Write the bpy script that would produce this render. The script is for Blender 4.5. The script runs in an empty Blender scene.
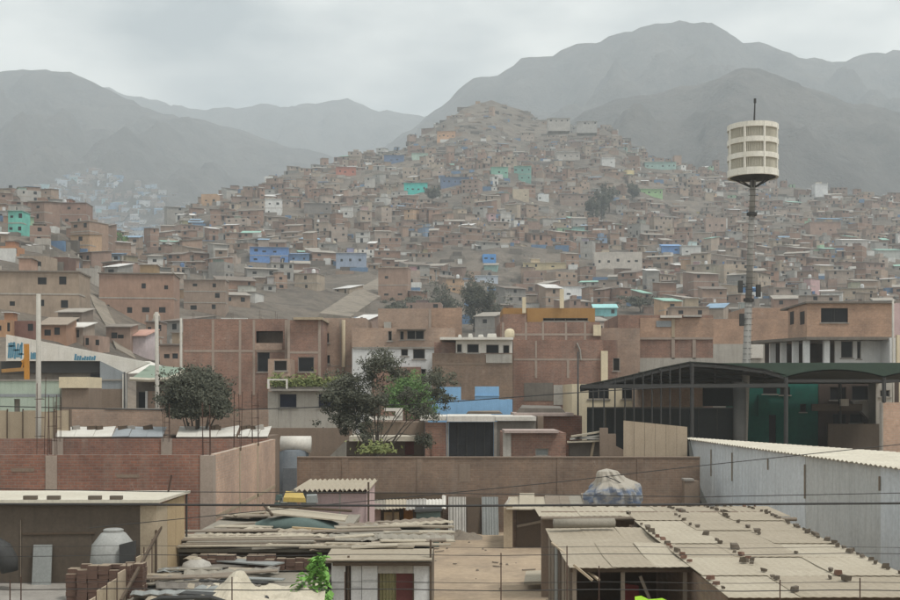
import bpy, math, random
from mathutils import Vector, noise as mn
random.seed(7)
R = math.radians
scene = bpy.context.scene
col = scene.collection

# ------------------------------------------------------------------ camera
H0, F, HZ = 6.4, 1200.0, 395.0          # eye height, focal length and horizon row for a 900 px wide picture
cam_d = bpy.data.cameras.new('camera'); cam = bpy.data.objects.new('camera', cam_d); col.objects.link(cam)
cam.location = (0, 0, H0); cam.rotation_euler = (R(90), 0, 0)
cam_d.lens = 48; cam_d.sensor_width = 36; cam_d.shift_y = 95 / 900.0
cam_d.clip_start = 0.2; cam_d.clip_end = 12000
scene.camera = cam

# ------------------------------------------------------------------ sky (overcast)
world = bpy.data.worlds.new('World'); scene.world = world; world.use_nodes = True
wt = world.node_tree; wn = wt.nodes; wl = wt.links
for n in list(wn): wn.remove(n)
SUN_EL, SUN_AZ = 60, 125                 # degrees; azimuth measured from +Y towards +X
sky = wn.new('ShaderNodeTexSky'); sky.sky_type = 'NISHITA'; sky.sun_disc = False
sky.sun_elevation = R(SUN_EL); sky.sun_rotation = R(SUN_AZ); sky.dust_density = 4; sky.air_density = 1.2
tc = wn.new('ShaderNodeTexCoord')
mp = wn.new('ShaderNodeMapping'); mp.inputs['Scale'].default_value = (2.2, 2.2, 6.0); mp.inputs['Location'].default_value = (3.4, 0.9, 0.35)
nz = wn.new('ShaderNodeTexNoise'); nz.inputs['Scale'].default_value = 1.5; nz.inputs['Detail'].default_value = 7; nz.inputs['Roughness'].default_value = 0.5
cr = wn.new('ShaderNodeValToRGB')
cr.color_ramp.elements[0].position = 0.40; cr.color_ramp.elements[0].color = (2.4, 2.6, 2.65, 1)
cr.color_ramp.elements[1].position = 0.60; cr.color_ramp.elements[1].color = (7.6, 7.5, 7.0, 1)
mx = wn.new('ShaderNodeMixRGB'); mx.inputs[0].default_value = 0.93
bg = wn.new('ShaderNodeBackground'); bg.inputs['Strength'].default_value = 0.115
wo = wn.new('ShaderNodeOutputWorld')
wl.new(tc.outputs['Generated'], mp.inputs['Vector']); wl.new(mp.outputs[0], nz.inputs['Vector']); wl.new(nz.outputs['Fac'], cr.inputs[0])
wl.new(sky.outputs[0], mx.inputs[1]); wl.new(cr.outputs[0], mx.inputs[2]); wl.new(mx.outputs[0], bg.inputs[0]); wl.new(bg.outputs[0], wo.inputs[0])

# ------------------------------------------------------------------ sun behind the clouds
sd = bpy.data.lights.new('sun', 'SUN'); sd.energy = 1.5; sd.angle = R(12); sd.color = (1, 0.97, 0.92)
sun = bpy.data.objects.new('sun', sd); col.objects.link(sun)
sv = Vector((math.sin(R(SUN_AZ)) * math.cos(R(SUN_EL)), math.cos(R(SUN_AZ)) * math.cos(R(SUN_EL)), math.sin(R(SUN_EL))))
sun.rotation_euler = sv.to_track_quat('Z', 'Y').to_euler(); sun.location = (0, 0, 60)

scene.view_settings.view_transform = 'Standard'; scene.view_settings.look = 'None'
scene.view_settings.exposure = 0.75; scene.view_settings.gamma = 1; scene.view_settings.use_curve_mapping = False
scene.cycles.max_bounces = 6; scene.cycles.diffuse_bounces = 3; scene.cycles.volume_bounces = 2
scene.cycles.use_denoising = True

# ------------------------------------------------------------------ helpers
def WX(px, d): return (px - 450.0) / F * d
def WZ(py, d): return H0 + (HZ - py) / F * d
def W(px, py, d): return Vector((WX(px, d), d, WZ(py, d)))
def lerp(a, b, t): return a + (b - a) * t
def interp(x, xs, ys):
    if x <= xs[0]: return ys[0]
    for i in range(1, len(xs)):
        if x <= xs[i]:
            t = (x - xs[i-1]) / (xs[i] - xs[i-1]); return ys[i-1] + (ys[i] - ys[i-1]) * t
    return ys[-1]

class MB:
    """Collects shapes; build() links them as one mesh object."""
    def __init__(s): s.v = []; s.f = []; s.c = []; s.m = []
    def add(s, vs, fs, c=None, m=0):
        b = len(s.v); s.v.extend([tuple(p) for p in vs]); s.f.extend([tuple(b + i for i in f) for f in fs])
        s.m.extend([m] * len(fs)); s.c.extend([c or (1, 1, 1, 1)] * len(vs)); return s
    def box(s, x0, x1, y0, y1, z0, z1, c=None, m=0):
        return s.add([(x0,y0,z0),(x1,y0,z0),(x1,y1,z0),(x0,y1,z0),(x0,y0,z1),(x1,y0,z1),(x1,y1,z1),(x0,y1,z1)],
                     [(0,3,2,1),(4,5,6,7),(0,1,5,4),(1,2,6,5),(2,3,7,6),(3,0,4,7)], c, m)
    def hexa(s, p, c=None, m=0):      # 4 bottom, 4 top corners
        return s.add(p, [(0,3,2,1),(4,5,6,7),(0,1,5,4),(1,2,6,5),(2,3,7,6),(3,0,4,7)], c, m)
    def prism(s, pts, off, c=None, m=0):
        n = len(pts); o = Vector(off); a = [Vector(p) for p in pts]
        return s.add(a + [p + o for p in a], [tuple(range(n))[::-1], tuple(range(n, 2*n))] + [(i, (i+1) % n, n + (i+1) % n, n + i) for i in range(n)], c, m)
    def beam(s, p, q, w, h, up=(0,0,1), c=None, m=0):
        p, q = Vector(p), Vector(q); d = (q - p)
        if d.length < 1e-6: return s
        d.normalize(); u = Vector(up)
        if abs(d.dot(u)) > 0.98: u = Vector((1, 0, 0))
        x = d.cross(u).normalized() * (w / 2); y = x.cross(d).normalized() * (h / 2)
        return s.hexa([p-x-y, p+x-y, q+x-y, q-x-y, p-x+y, p+x+y, q+x+y, q-x+y], c, m)
    def tube(s, pts, r, n=6, r2=None, c=None, m=0, cap=True):
        pts = [Vector(p) for p in pts]; k = len(pts); vs = []; fs = []
        for i, p in enumerate(pts):
            d = (pts[min(i+1, k-1)] - pts[max(i-1, 0)]).normalized()
            u = Vector((0,0,1)) if abs(d.z) < 0.9 else Vector((1,0,0))
            x = d.cross(u).normalized(); y = x.cross(d).normalized()
            rr = r if r2 is None else lerp(r, r2, i / max(1, k-1))
            for j in range(n):
                a = 2 * math.pi * j / n; vs.append(p + x * math.cos(a) * rr + y * math.sin(a) * rr)
        for i in range(k-1):
            for j in range(n):
                fs.append((i*n + j, i*n + (j+1) % n, (i+1)*n + (j+1) % n, (i+1)*n + j))
        if cap: fs.append(tuple(range(n))[::-1]); fs.append(tuple((k-1)*n + j for j in range(n)))
        return s.add(vs, fs, c, m)
    def lathe(s, prof, n=20, cx=0, cy=0, c=None, m=0):
        vs = []; fs = []
        for (r, z) in prof:
            for j in range(n):
                a = 2*math.pi*j/n; vs.append((cx + r*math.cos(a), cy + r*math.sin(a), z))
        for i in range(len(prof)-1):
            for j in range(n): fs.append((i*n+j, i*n+(j+1) % n, (i+1)*n+(j+1) % n, (i+1)*n+j))
        return s.add(vs, fs, c, m)
    def corr(s, a, b, c_, d, waves, amp, th=0.012, sag=0.0, c=None, m=0, seg=4, rows=2):
        """corrugated sheet a-b (front edge) to d-c (back edge), ridges running from front to back"""
        a, b, c_, d = map(Vector, (a, b, c_, d)); nrm = (b - a).cross(d - a).normalized()
        if nrm.z < 0: nrm = -nrm
        n = waves * seg; vs = []; fs = []
        for k in (0, 1):
            for r in range(rows + 1):
                v = r / rows
                for i in range(n + 1):
                    u = i / n; p = (a.lerp(b, u)).lerp(d.lerp(c_, u), v)
                    off = amp * math.sin(2*math.pi*waves*u) - sag * 4 * v * (1-v) - k * th
                    vs.append(p + nrm * off)
        N = (n + 1) * (rows + 1)
        for r in range(rows):
            for i in range(n):
                q = r*(n+1) + i
                fs.append((q, q+1, q+n+2, q+n+1)); fs.append((N+q, N+q+n+1, N+q+n+2, N+q+1))
        for i in range(n):
            fs.append((i, N+i, N+i+1, i+1)); q = rows*(n+1)+i; fs.append((q, q+1, N+q+1, N+q))
        for r in range(rows):
            q = r*(n+1); fs.append((q, q+n+1, N+q+n+1, N+q)); q += n; fs.append((q, N+q, N+q+n+1, q+n+1))
        return s.add(vs, fs, c, m)
    def mesh(s, name, off=(0,0,0), attr=False, smooth=False):
        me = bpy.data.meshes.new(name)
        ox, oy, oz = off
        me.from_pydata([(x-ox, y-oy, z-oz) for x, y, z in s.v], [], s.f)
        if attr:
            a = me.color_attributes.new('Col', 'FLOAT_COLOR', 'POINT')
            a.data.foreach_set('color', [t for q in s.c for t in q])
        if any(s.m): me.polygons.foreach_set('material_index', s.m)
        if smooth: me.polygons.foreach_set('use_smooth', [True] * len(me.polygons))
        me.update(); return me

ORG = {}
def tag(o, label=None, cat=None, group=None, kind=None):
    if label: o['label'] = label
    if cat: o['category'] = cat
    if group: o['group'] = group
    if kind: o['kind'] = kind
    return o
def thing(name, label, cat, loc=(0,0,0), group=None):
    o = bpy.data.objects.new(name, None); col.objects.link(o); o.location = loc; o.empty_display_size = 0.3
    ORG[o.name] = Vector(loc); return tag(o, label, cat, group, 'thing')
def link(name, me, mats, parent=None, loc=(0,0,0)):
    o = bpy.data.objects.new(name, me); col.objects.link(o); o.location = loc
    for m in (mats if isinstance(mats, (list, tuple)) else [mats]):
        if m and len(me.materials) < len(mats if isinstance(mats, (list, tuple)) else [mats]): me.materials.append(m)
    if parent: o.parent = parent
    return o
def part(name, mb, mats, parent, attr=False, smooth=False):
    off = ORG[parent.name]; o = link(name, mb.mesh(name, off, attr, smooth), mats, parent); ORG[o.name] = off; return o
def solo(name, mb, mats, label=None, cat=None, group=None, kind=None, loc=None, attr=False, smooth=False):
    if loc is None:
        n = len(mb.v); loc = (sum(p[0] for p in mb.v)/n, sum(p[1] for p in mb.v)/n, min(p[2] for p in mb.v))
    o = link(name, mb.mesh(name, loc, attr, smooth), mats, None, loc); ORG[o.name] = Vector(loc)
    return tag(o, label, cat, group, kind)
def B(*a, **k): return MB().box(*a, **k)

def wall_holes(mb, x0, x1, z0, z1, y0, y1, holes=(), c=None, m=0):
    """a wall in the X-Z plane from y0 to y1 with rectangular openings (hx0, hz0, hx1, hz1)"""
    xs = sorted({x0, x1} | {min(max(h[i], x0), x1) for h in holes for i in (0, 2)})
    for a, b in zip(xs, xs[1:]):
        if b - a < 1e-4: continue
        mid = (a + b) / 2; cuts = sorted([(max(h[1], z0), min(h[3], z1)) for h in holes if h[0] < mid < h[2]])
        z = z0
        for (p, q) in cuts:
            if p > z + 1e-4: mb.box(a, b, y0, y1, z, p, c, m)
            z = max(z, q)
        if z < z1 - 1e-4: mb.box(a, b, y0, y1, z, z1, c, m)
    return mb

# ------------------------------------------------------------------ materials
MATS = {}
def newmat(name):
    m = bpy.data.materials.new(name); m.use_nodes = True; nt = m.node_tree
    for n in list(nt.nodes): nt.nodes.remove(n)
    out = nt.nodes.new('ShaderNodeOutputMaterial'); bs = nt.nodes.new('ShaderNodeBsdfPrincipled')
    nt.links.new(bs.outputs[0], out.inputs[0]); bs.inputs['Specular IOR Level'].default_value = 0.25
    return m, nt, bs
def N(nt, t, **k):
    n = nt.nodes.new(t)
    for a, b in k.items():
        if a in n.inputs: n.inputs[a].default_value = b
        else: setattr(n, a, b)
    return n
def noise_node(nt, vec, scale, detail=4, rough=0.6):
    n = N(nt, 'ShaderNodeTexNoise'); n.inputs['Scale'].default_value = scale; n.inputs['Detail'].default_value = detail; n.inputs['Roughness'].default_value = rough
    nt.links.new(vec, n.inputs['Vector']); return n.outputs['Fac']
def mapped(nt, vec, scale):
    m = N(nt, 'ShaderNodeMapping'); m.inputs['Scale'].default_value = scale; nt.links.new(vec, m.inputs['Vector']); return m.outputs[0]
def ramp(nt, fac, p0, p1, c0=(0,0,0,1), c1=(1,1,1,1)):
    r = N(nt, 'ShaderNodeValToRGB'); e = r.color_ramp.elements; e[0].position = p0; e[1].position = p1; e[0].color = c0; e[1].color = c1
    nt.links.new(fac, r.inputs[0]); return r.outputs[0]
def mixc(nt, fac, a, b, mode='MIX'):
    m = N(nt, 'ShaderNodeMixRGB', blend_type=mode)
    for i, v in ((0, fac), (1, a), (2, b)):
        if isinstance(v, (int, float)): m.inputs[i].default_value = v
        elif isinstance(v, tuple): m.inputs[i].default_value = v if len(v) == 4 else v + (1,)
        else: nt.links.new(v, m.inputs[i])
    return m.outputs[0]
def c4(c): return (c[0], c[1], c[2], 1)
def dk(c, k): return tuple(x * k for x in c[:3])

def mat(name, c, c2=None, var=0.5, sc=1.2, streak=0.0, rough=0.85, bump=0.0, metal=0.0, worldco=False, spec=0.25, dust=0.0):
    if name in MATS: return MATS[name]
    m, nt, bs = newmat(name); MATS[name] = m
    t = N(nt, 'ShaderNodeTexCoord')
    v = N(nt, 'ShaderNodeNewGeometry').outputs['Position'] if worldco else t.outputs['Object']
    c2 = c2 or dk(c, 0.62)
    f = ramp(nt, noise_node(nt, v, sc, 6, 0.65), 0.5 - var*0.4, 0.5 + var*0.4)
    o = mixc(nt, f, c4(c2), c4(c))
    fine = noise_node(nt, v, sc * 14, 3, 0.7)
    o = mixc(nt, 0.35, o, ramp(nt, fine, 0.3, 0.75, (0.55,0.55,0.55,1), (1.25,1.25,1.25,1)), 'MULTIPLY')
    if streak > 0:
        st = noise_node(nt, mapped(nt, v, (5, 5, 0.35)), 1.0, 5, 0.6)
        o = mixc(nt, ramp(nt, st, 0.5, 0.75, (0,0,0,1), (streak,)*3 + (1,)), o, c4(dk(c, 0.42)))
    if dust > 0:
        up = N(nt, 'ShaderNodeSeparateXYZ'); nt.links.new(N(nt, 'ShaderNodeNewGeometry').outputs['Normal'], up.inputs[0])
        o = mixc(nt, mixc(nt, 1.0, ramp(nt, up.outputs[2], 0.3, 0.9), (dust,)*3, 'MULTIPLY'), o, (0.30, 0.245, 0.18, 1))
    nt.links.new(o, bs.inputs['Base Color'])
    bs.inputs['Roughness'].default_value = rough; bs.inputs['Metallic'].default_value = metal; bs.inputs['Specular IOR Level'].default_value = spec
    if bump > 0:
        b = N(nt, 'ShaderNodeBump'); b.inputs['Strength'].default_value = bump; b.inputs['Distance'].default_value = 0.05
        nt.links.new(fine, b.inputs['Height']); nt.links.new(b.outputs[0], bs.inputs['Normal'])
    return m

def brick(name, c1, c2, mortar, bw=0.26, bh=0.105, stain=0.45, objcol=False):
    if name in MATS: return MATS[name]
    m, nt, bs = newmat(name); MATS[name] = m
    t = N(nt, 'ShaderNodeTexCoord'); sp = N(nt, 'ShaderNodeSeparateXYZ'); sn = N(nt, 'ShaderNodeSeparateXYZ')
    nt.links.new(t.outputs['Object'], sp.inputs[0]); nt.links.new(t.outputs['Normal'], sn.inputs[0])
    ab = N(nt, 'ShaderNodeMath', operation='ABSOLUTE'); nt.links.new(sn.outputs[0], ab.inputs[0])
    gt = N(nt, 'ShaderNodeMath', operation='GREATER_THAN'); nt.links.new(ab.outputs[0], gt.inputs[0]); gt.inputs[1].default_value = 0.6
    mxv = N(nt, 'ShaderNodeMix'); nt.links.new(gt.outputs[0], mxv.inputs[0]); nt.links.new(sp.outputs[0], mxv.inputs[2]); nt.links.new(sp.outputs[1], mxv.inputs[3])
    cb = N(nt, 'ShaderNodeCombineXYZ'); nt.links.new(mxv.outputs[0], cb.inputs[0]); nt.links.new(sp.outputs[2], cb.inputs[1])
    bt = N(nt, 'ShaderNodeTexBrick'); nt.links.new(cb.outputs[0], bt.inputs['Vector'])
    bt.inputs['Scale'].default_value = 1; bt.inputs['Brick Width'].default_value = bw; bt.inputs['Row Height'].default_value = bh
    bt.inputs['Mortar Size'].default_value = 0.012; bt.inputs['Mortar Smooth'].default_value = 0.3
    bt.inputs['Color1'].default_value = c4(c1); bt.inputs['Color2'].default_value = c4(c2); bt.inputs['Mortar'].default_value = c4(mortar); bt.inputs['Bias'].default_value = 0.1
    v = t.outputs['Object']
    o = bt.outputs['Color']
    o = mixc(nt, 0.8, o, ramp(nt, noise_node(nt, v, 0.42, 7, 0.68), 0.3, 0.7, (0.58,0.6,0.62,1), (1.30,1.25,1.18,1)), 'MULTIPLY')
    o = mixc(nt, 0.5, o, ramp(nt, noise_node(nt, v, 6, 3, 0.7), 0.3, 0.7, (0.7,0.7,0.7,1), (1.2,1.2,1.2,1)), 'MULTIPLY')
    st = noise_node(nt, mapped(nt, v, (1.6, 1.6, 0.3)), 1.0, 6, 0.65)
    o = mixc(nt, ramp(nt, st, 0.5, 0.8, (0,0,0,1), (stain,)*3 + (1,)), o, c4((0.30, 0.26, 0.22)))
    ef = noise_node(nt, v, 1.7, 5, 0.7)
    o = mixc(nt, ramp(nt, ef, 0.63, 0.74, (0,0,0,1), (0.5,)*3 + (1,)), o, c4((0.42, 0.38, 0.34)))
    nt.links.new(o, bs.inputs['Base Color']); bs.inputs['Roughness'].default_value = 0.92
    b = N(nt, 'ShaderNodeBump'); b.inputs['Strength'].default_value = 0.5; b.inputs['Distance'].default_value = 0.02; b.invert = True
    nt.links.new(bt.outputs['Fac'], b.inputs['Height']); nt.links.new(b.outputs[0], bs.inputs['Normal'])
    return m

def tinted(name, attr=False, rough=0.9, amt=0.5):
    """base colour from the object's own colour (or a colour attribute), weathered with noise"""
    m, nt, bs = newmat(name); MATS[name] = m
    t = N(nt, 'ShaderNodeTexCoord'); g = N(nt, 'ShaderNodeNewGeometry')
    if attr:
        a = N(nt, 'ShaderNodeVertexColor', layer_name='Col'); o = a.outputs[0]
    else:
        a = N(nt, 'ShaderNodeObjectInfo'); o = a.outputs['Color']
    v = g.outputs['Position']
    o = mixc(nt, amt, o, ramp(nt, noise_node(nt, v, 0.35, 6, 0.7), 0.3, 0.7, (0.55,0.55,0.55,1), (1.3,1.27,1.23,1)), 'MULTIPLY')
    o = mixc(nt, amt, o, ramp(nt, noise_node(nt, mapped(nt, v, (1.5,1.5,0.5)), 1.6, 4, 0.7), 0.3, 0.7, (0.7,0.7,0.7,1), (1.2,1.2,1.2,1)), 'MULTIPLY')
    nt.links.new(o, bs.inputs['Base Color']); bs.inputs['Roughness'].default_value = rough
    return m

M = {}
M['brick_red'] = brick('brick_red', (0.29,0.14,0.10), (0.225,0.115,0.088), (0.24,0.185,0.155))
M['brick_tan'] = brick('brick_tan', (0.43,0.295,0.225), (0.48,0.335,0.26), (0.42,0.345,0.285), stain=0.25)
M['brick_brown'] = brick('brick_brown', (0.235,0.168,0.125), (0.20,0.142,0.108), (0.215,0.172,0.138))
M['brick_mid'] = brick('brick_mid', (0.30,0.172,0.13), (0.235,0.14,0.11), (0.27,0.21,0.175))
M['brick_light'] = brick('brick_light', (0.40,0.285,0.22), (0.35,0.25,0.195), (0.36,0.30,0.25))
M['brick_warm'] = brick('brick_warm', (0.42,0.275,0.195), (0.36,0.235,0.17), (0.37,0.29,0.23), stain=0.2)
M['concrete'] = mat('concrete', (0.36,0.335,0.30), var=0.6, streak=0.3)
M['beam'] = mat('beam', (0.37,0.305,0.255), (0.29,0.235,0.195), var=0.7, streak=0.2)
M['concrete_dark'] = mat('concrete_dark', (0.20,0.18,0.155), var=0.6, streak=0.4)
M['whitewash'] = mat('whitewash', (0.74,0.72,0.67), (0.55,0.52,0.46), var=0.7, streak=0.35)
M['plaster_white'] = mat('plaster_white', (0.68,0.69,0.68), (0.52,0.53,0.53), var=0.7, streak=0.25)
M['plaster_grey'] = mat('plaster_grey', (0.45,0.43,0.39), (0.33,0.31,0.27), var=0.7, streak=0.5)
M['plaster_cream'] = mat('plaster_cream', (0.70,0.61,0.44), (0.56,0.48,0.34), var=0.6, streak=0.25)
M['plaster_brown'] = mat('plaster_brown', (0.125,0.10,0.077), (0.075,0.06,0.046), var=0.9, sc=0.7, streak=0.35)
M['mud_wall'] = mat('mud_wall', (0.26,0.20,0.155), (0.19,0.145,0.11), var=0.8, sc=0.8, streak=0.3)
M['pink'] = mat('pink', (0.56,0.43,0.425), (0.44,0.33,0.325), var=0.6, streak=0.35)
M['blue_paint'] = mat('blue_paint', (0.27,0.49,0.74), (0.22,0.40,0.62), var=0.6, streak=0.25)
M['pale_blue_sheet'] = mat('pale_blue_sheet', (0.61,0.65,0.675), (0.51,0.545,0.565), var=0.9, sc=0.45, streak=0.3, rough=0.6)
M['pale_grey_sheet'] = mat('pale_grey_sheet', (0.52,0.535,0.525), (0.42,0.435,0.425), var=0.9, sc=0.5, streak=0.4, rough=0.6)
M['roof_cream'] = mat('roof_cream', (0.60,0.57,0.48), (0.45,0.41,0.33), var=0.8, sc=0.7, rough=0.8)
M['roof_fibre'] = mat('roof_fibre', (0.375,0.325,0.25), (0.275,0.235,0.175), var=0.9, sc=0.7, bump=0.2)
M['roof_fibre_pale'] = mat('roof_fibre_pale', (0.44,0.395,0.31), (0.335,0.29,0.22), var=0.9, sc=0.8, bump=0.2)
M['roof_dirty'] = mat('roof_dirty', (0.31,0.285,0.235), (0.205,0.185,0.15), var=0.9, sc=0.9, bump=0.2)
M['tin'] = mat('tin', (0.47,0.46,0.43), (0.33,0.31,0.27), var=0.8, sc=0.8, streak=0.3, rough=0.55, metal=0.25)
M['tin_white'] = mat('tin_white', (0.66,0.645,0.60), (0.48,0.45,0.39), var=0.8, sc=0.6, rough=0.7)
M['wood_old'] = mat('wood_old', (0.27,0.225,0.175), (0.165,0.135,0.105), var=0.9, sc=1.6, rough=0.9)
M['wood_dark'] = mat('wood_dark', (0.115,0.085,0.06), (0.07,0.05,0.035), var=0.9, sc=1.6)
M['wood_pale'] = mat('wood_pale', (0.44,0.365,0.265), (0.33,0.265,0.185), var=0.9, sc=1.2, streak=0.3)
M['plywood'] = mat('plywood', (0.46,0.355,0.22), (0.36,0.265,0.155), var=0.9, sc=1.0, streak=0.4)
M['fibreboard'] = mat('fibreboard', (0.43,0.35,0.26), (0.36,0.29,0.21), var=0.7, sc=1.0, streak=0.35)
M['glass_dark'] = mat('glass_dark', (0.022,0.023,0.025), (0.015,0.016,0.018), rough=0.4, spec=0.12)
M['glass_blue'] = mat('glass_blue', (0.025,0.028,0.05), rough=0.4, spec=0.12)
M['void'] = mat('void', (0.03,0.027,0.024), rough=0.95, spec=0.0)
M['black_metal'] = mat('black_metal', (0.035,0.038,0.042), (0.025,0.027,0.03), rough=0.6)
M['steel_dark'] = mat('steel_dark', (0.055,0.056,0.054), (0.04,0.04,0.04), rough=0.7)
M['rebar'] = mat('rebar', (0.085,0.05,0.038), (0.06,0.038,0.03), rough=0.9)
M['cable'] = mat('cable', (0.045,0.045,0.045), rough=0.6)
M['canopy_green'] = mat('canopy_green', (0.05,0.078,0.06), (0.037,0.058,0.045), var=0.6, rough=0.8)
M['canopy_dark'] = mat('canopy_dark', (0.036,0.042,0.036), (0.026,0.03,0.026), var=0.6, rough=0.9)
M['net_black'] = mat('net_black', (0.022,0.025,0.025), (0.016,0.018,0.018), var=0.6)
M['slab_pink'] = mat('slab_pink', (0.43,0.35,0.315), (0.33,0.26,0.235), var=0.7, streak=0.3)
M['teal'] = mat('teal', (0.018,0.135,0.105), (0.012,0.09,0.07), var=0.6, streak=0.2)
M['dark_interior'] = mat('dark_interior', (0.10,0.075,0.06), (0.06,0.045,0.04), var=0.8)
M['dirt'] = None
M['tank_white'] = mat('tank_white', (0.34,0.345,0.33), (0.235,0.24,0.225), var=0.5, rough=0.5)
M['tank_blue'] = mat('tank_blue', (0.20,0.215,0.225), (0.10,0.12,0.14), var=0.7, streak=0.3)
M['panel_grey'] = mat('panel_grey', (0.27,0.285,0.275), (0.22,0.23,0.22), var=0.6, rough=0.6)
M['orange'] = mat('orange', (0.55,0.26,0.05), (0.42,0.19,0.04), var=0.6)
M['ochre'] = mat('ochre', (0.38,0.22,0.085), (0.32,0.18,0.07), var=0.6, streak=0.2)
M['green_pale'] = mat('green_pale', (0.44,0.52,0.44), (0.35,0.42,0.35), var=0.7, streak=0.35)
M['green_roof'] = mat('green_roof', (0.24,0.30,0.235), (0.18,0.23,0.18), var=0.7)
M['grey_blue'] = mat('grey_blue', (0.30,0.325,0.34), (0.24,0.26,0.27), var=0.7, streak=0.3)
M['tarp_cream'] = mat('tarp_cream', (0.55,0.50,0.40), (0.42,0.375,0.29), var=0.8, sc=0.9)
M['tarp_blue'] = mat('tarp_blue', (0.165,0.25,0.40), (0.13,0.19,0.30), var=0.8, sc=1.2)
M['tarp_green'] = mat('tarp_green', (0.115,0.16,0.15), (0.08,0.115,0.105), var=0.8, sc=1.2)
M['yellow'] = mat('yellow', (0.50,0.37,0.11), (0.36,0.26,0.08), var=0.6)
M['graffiti_blue'] = mat('graffiti_blue', (0.10,0.26,0.36), (0.08,0.21,0.30), var=0.8)
M['stone'] = mat('stone', (0.155,0.13,0.10), (0.10,0.082,0.065), var=0.8, sc=5)
M['stone_red'] = mat('stone_red', (0.21,0.125,0.09), (0.15,0.085,0.065), var=0.8, sc=5)
M['brick_piece'] = mat('brick_piece', (0.14,0.085,0.065), (0.085,0.055,0.043), var=0.8, sc=5, dust=0.85)
M['red_cloth'] = mat('red_cloth', (0.22,0.05,0.045)); M['lime_cloth'] = mat('lime_cloth', (0.42,0.75,0.06), (0.34,0.62,0.05))
M['maroon'] = mat('maroon', (0.13,0.045,0.04), (0.09,0.03,0.028)); M['curtain'] = mat('curtain', (0.36,0.34,0.19), (0.25,0.23,0.12), sc=3)
M['tower_white'] = mat('tower_white', (0.78,0.775,0.72), (0.60,0.575,0.49), var=0.9, sc=0.8, streak=0.4, rough=0.6)
M['tower_slat'] = mat('tower_slat', (0.55,0.53,0.45), (0.47,0.45,0.38), var=0.5)
M['pole_conc'] = mat('pole_conc', (0.47,0.45,0.40), (0.36,0.34,0.30), var=0.6, streak=0.3)
M['pole_black'] = mat('pole_black', (0.10,0.10,0.095), (0.07,0.07,0.066), var=0.6)
M['pole_dark'] = mat('pole_dark', (0.29,0.285,0.265), (0.22,0.215,0.20), var=0.6, streak=0.3)
M['tint'] = tinted('house_tint'); M['tint_attr'] = tinted('house_tint_attr', True)
M['rubble'] = mat('rubble', (0.28,0.24,0.19), (0.12,0.10,0.08), var=0.9, sc=3)

def leafmat(name, c, c2):
    m, nt, bs = newmat(name)
    g = N(nt, 'ShaderNodeNewGeometry')
    o = mixc(nt, g.outputs['Random Per Island'], c4(c), c4(c2)); nt.links.new(o, bs.inputs['Base Color']); bs.inputs['Roughness'].default_value = 0.75
    return m
M['leaf_dark'] = leafmat('leaf_dark', (0.048,0.052,0.037), (0.10,0.104,0.073))
M['leaf_green'] = leafmat('leaf_green', (0.06,0.115,0.038), (0.12,0.20,0.065))
M['leaf_bright'] = leafmat('leaf_bright', (0.10,0.25,0.05), (0.22,0.42,0.10))
M['leaf_roof'] = leafmat('leaf_roof', (0.11,0.14,0.045), (0.24,0.26,0.10))
M['bark'] = mat('bark', (0.11,0.095,0.08), (0.07,0.06,0.05), sc=4)

# ================================================================== terrain
def dirtmat(name, c, c2, c3, s1, s2):
    m, nt, bs = newmat(name); MATS[name] = m
    v = N(nt, 'ShaderNodeNewGeometry').outputs['Position']
    o = mixc(nt, ramp(nt, noise_node(nt, v, s1, 8, 0.65), 0.35, 0.65), c4(c2), c4(c))
    o = mixc(nt, ramp(nt, noise_node(nt, v, s2, 6, 0.7), 0.45, 0.7), o, c4(c3))
    o = mixc(nt, 0.5, o, ramp(nt, noise_node(nt, v, s2*9, 4, 0.7), 0.3, 0.7, (0.65,0.65,0.65,1), (1.25,1.25,1.25,1)), 'MULTIPLY')
    nt.links.new(o, bs.inputs['Base Color']); bs.inputs['Roughness'].default_value = 0.97; bs.inputs['Specular IOR Level'].default_value = 0.1
    if name == 'mountain_rock':
        bp = N(nt, 'ShaderNodeBump'); bp.inputs['Strength'].default_value = 1.0; bp.inputs['Distance'].default_value = 25; nt.links.new(noise_node(nt, v, 0.012, 9, 0.68), bp.inputs['Height']); nt.links.new(bp.outputs[0], bs.inputs['Normal'])
    return m
M['dirt'] = dirtmat('dirt', (0.37,0.275,0.185), (0.30,0.225,0.155), (0.24,0.19,0.14), 0.25, 0.6)
M['hill'] = dirtmat('hill_soil', (0.285,0.245,0.205), (0.20,0.175,0.15), (0.15,0.135,0.115), 0.02, 0.07)
M['mountain'] = dirtmat('mountain_rock', (0.155,0.14,0.125), (0.105,0.097,0.09), (0.075,0.07,0.066), 0.006, 0.02)

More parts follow.
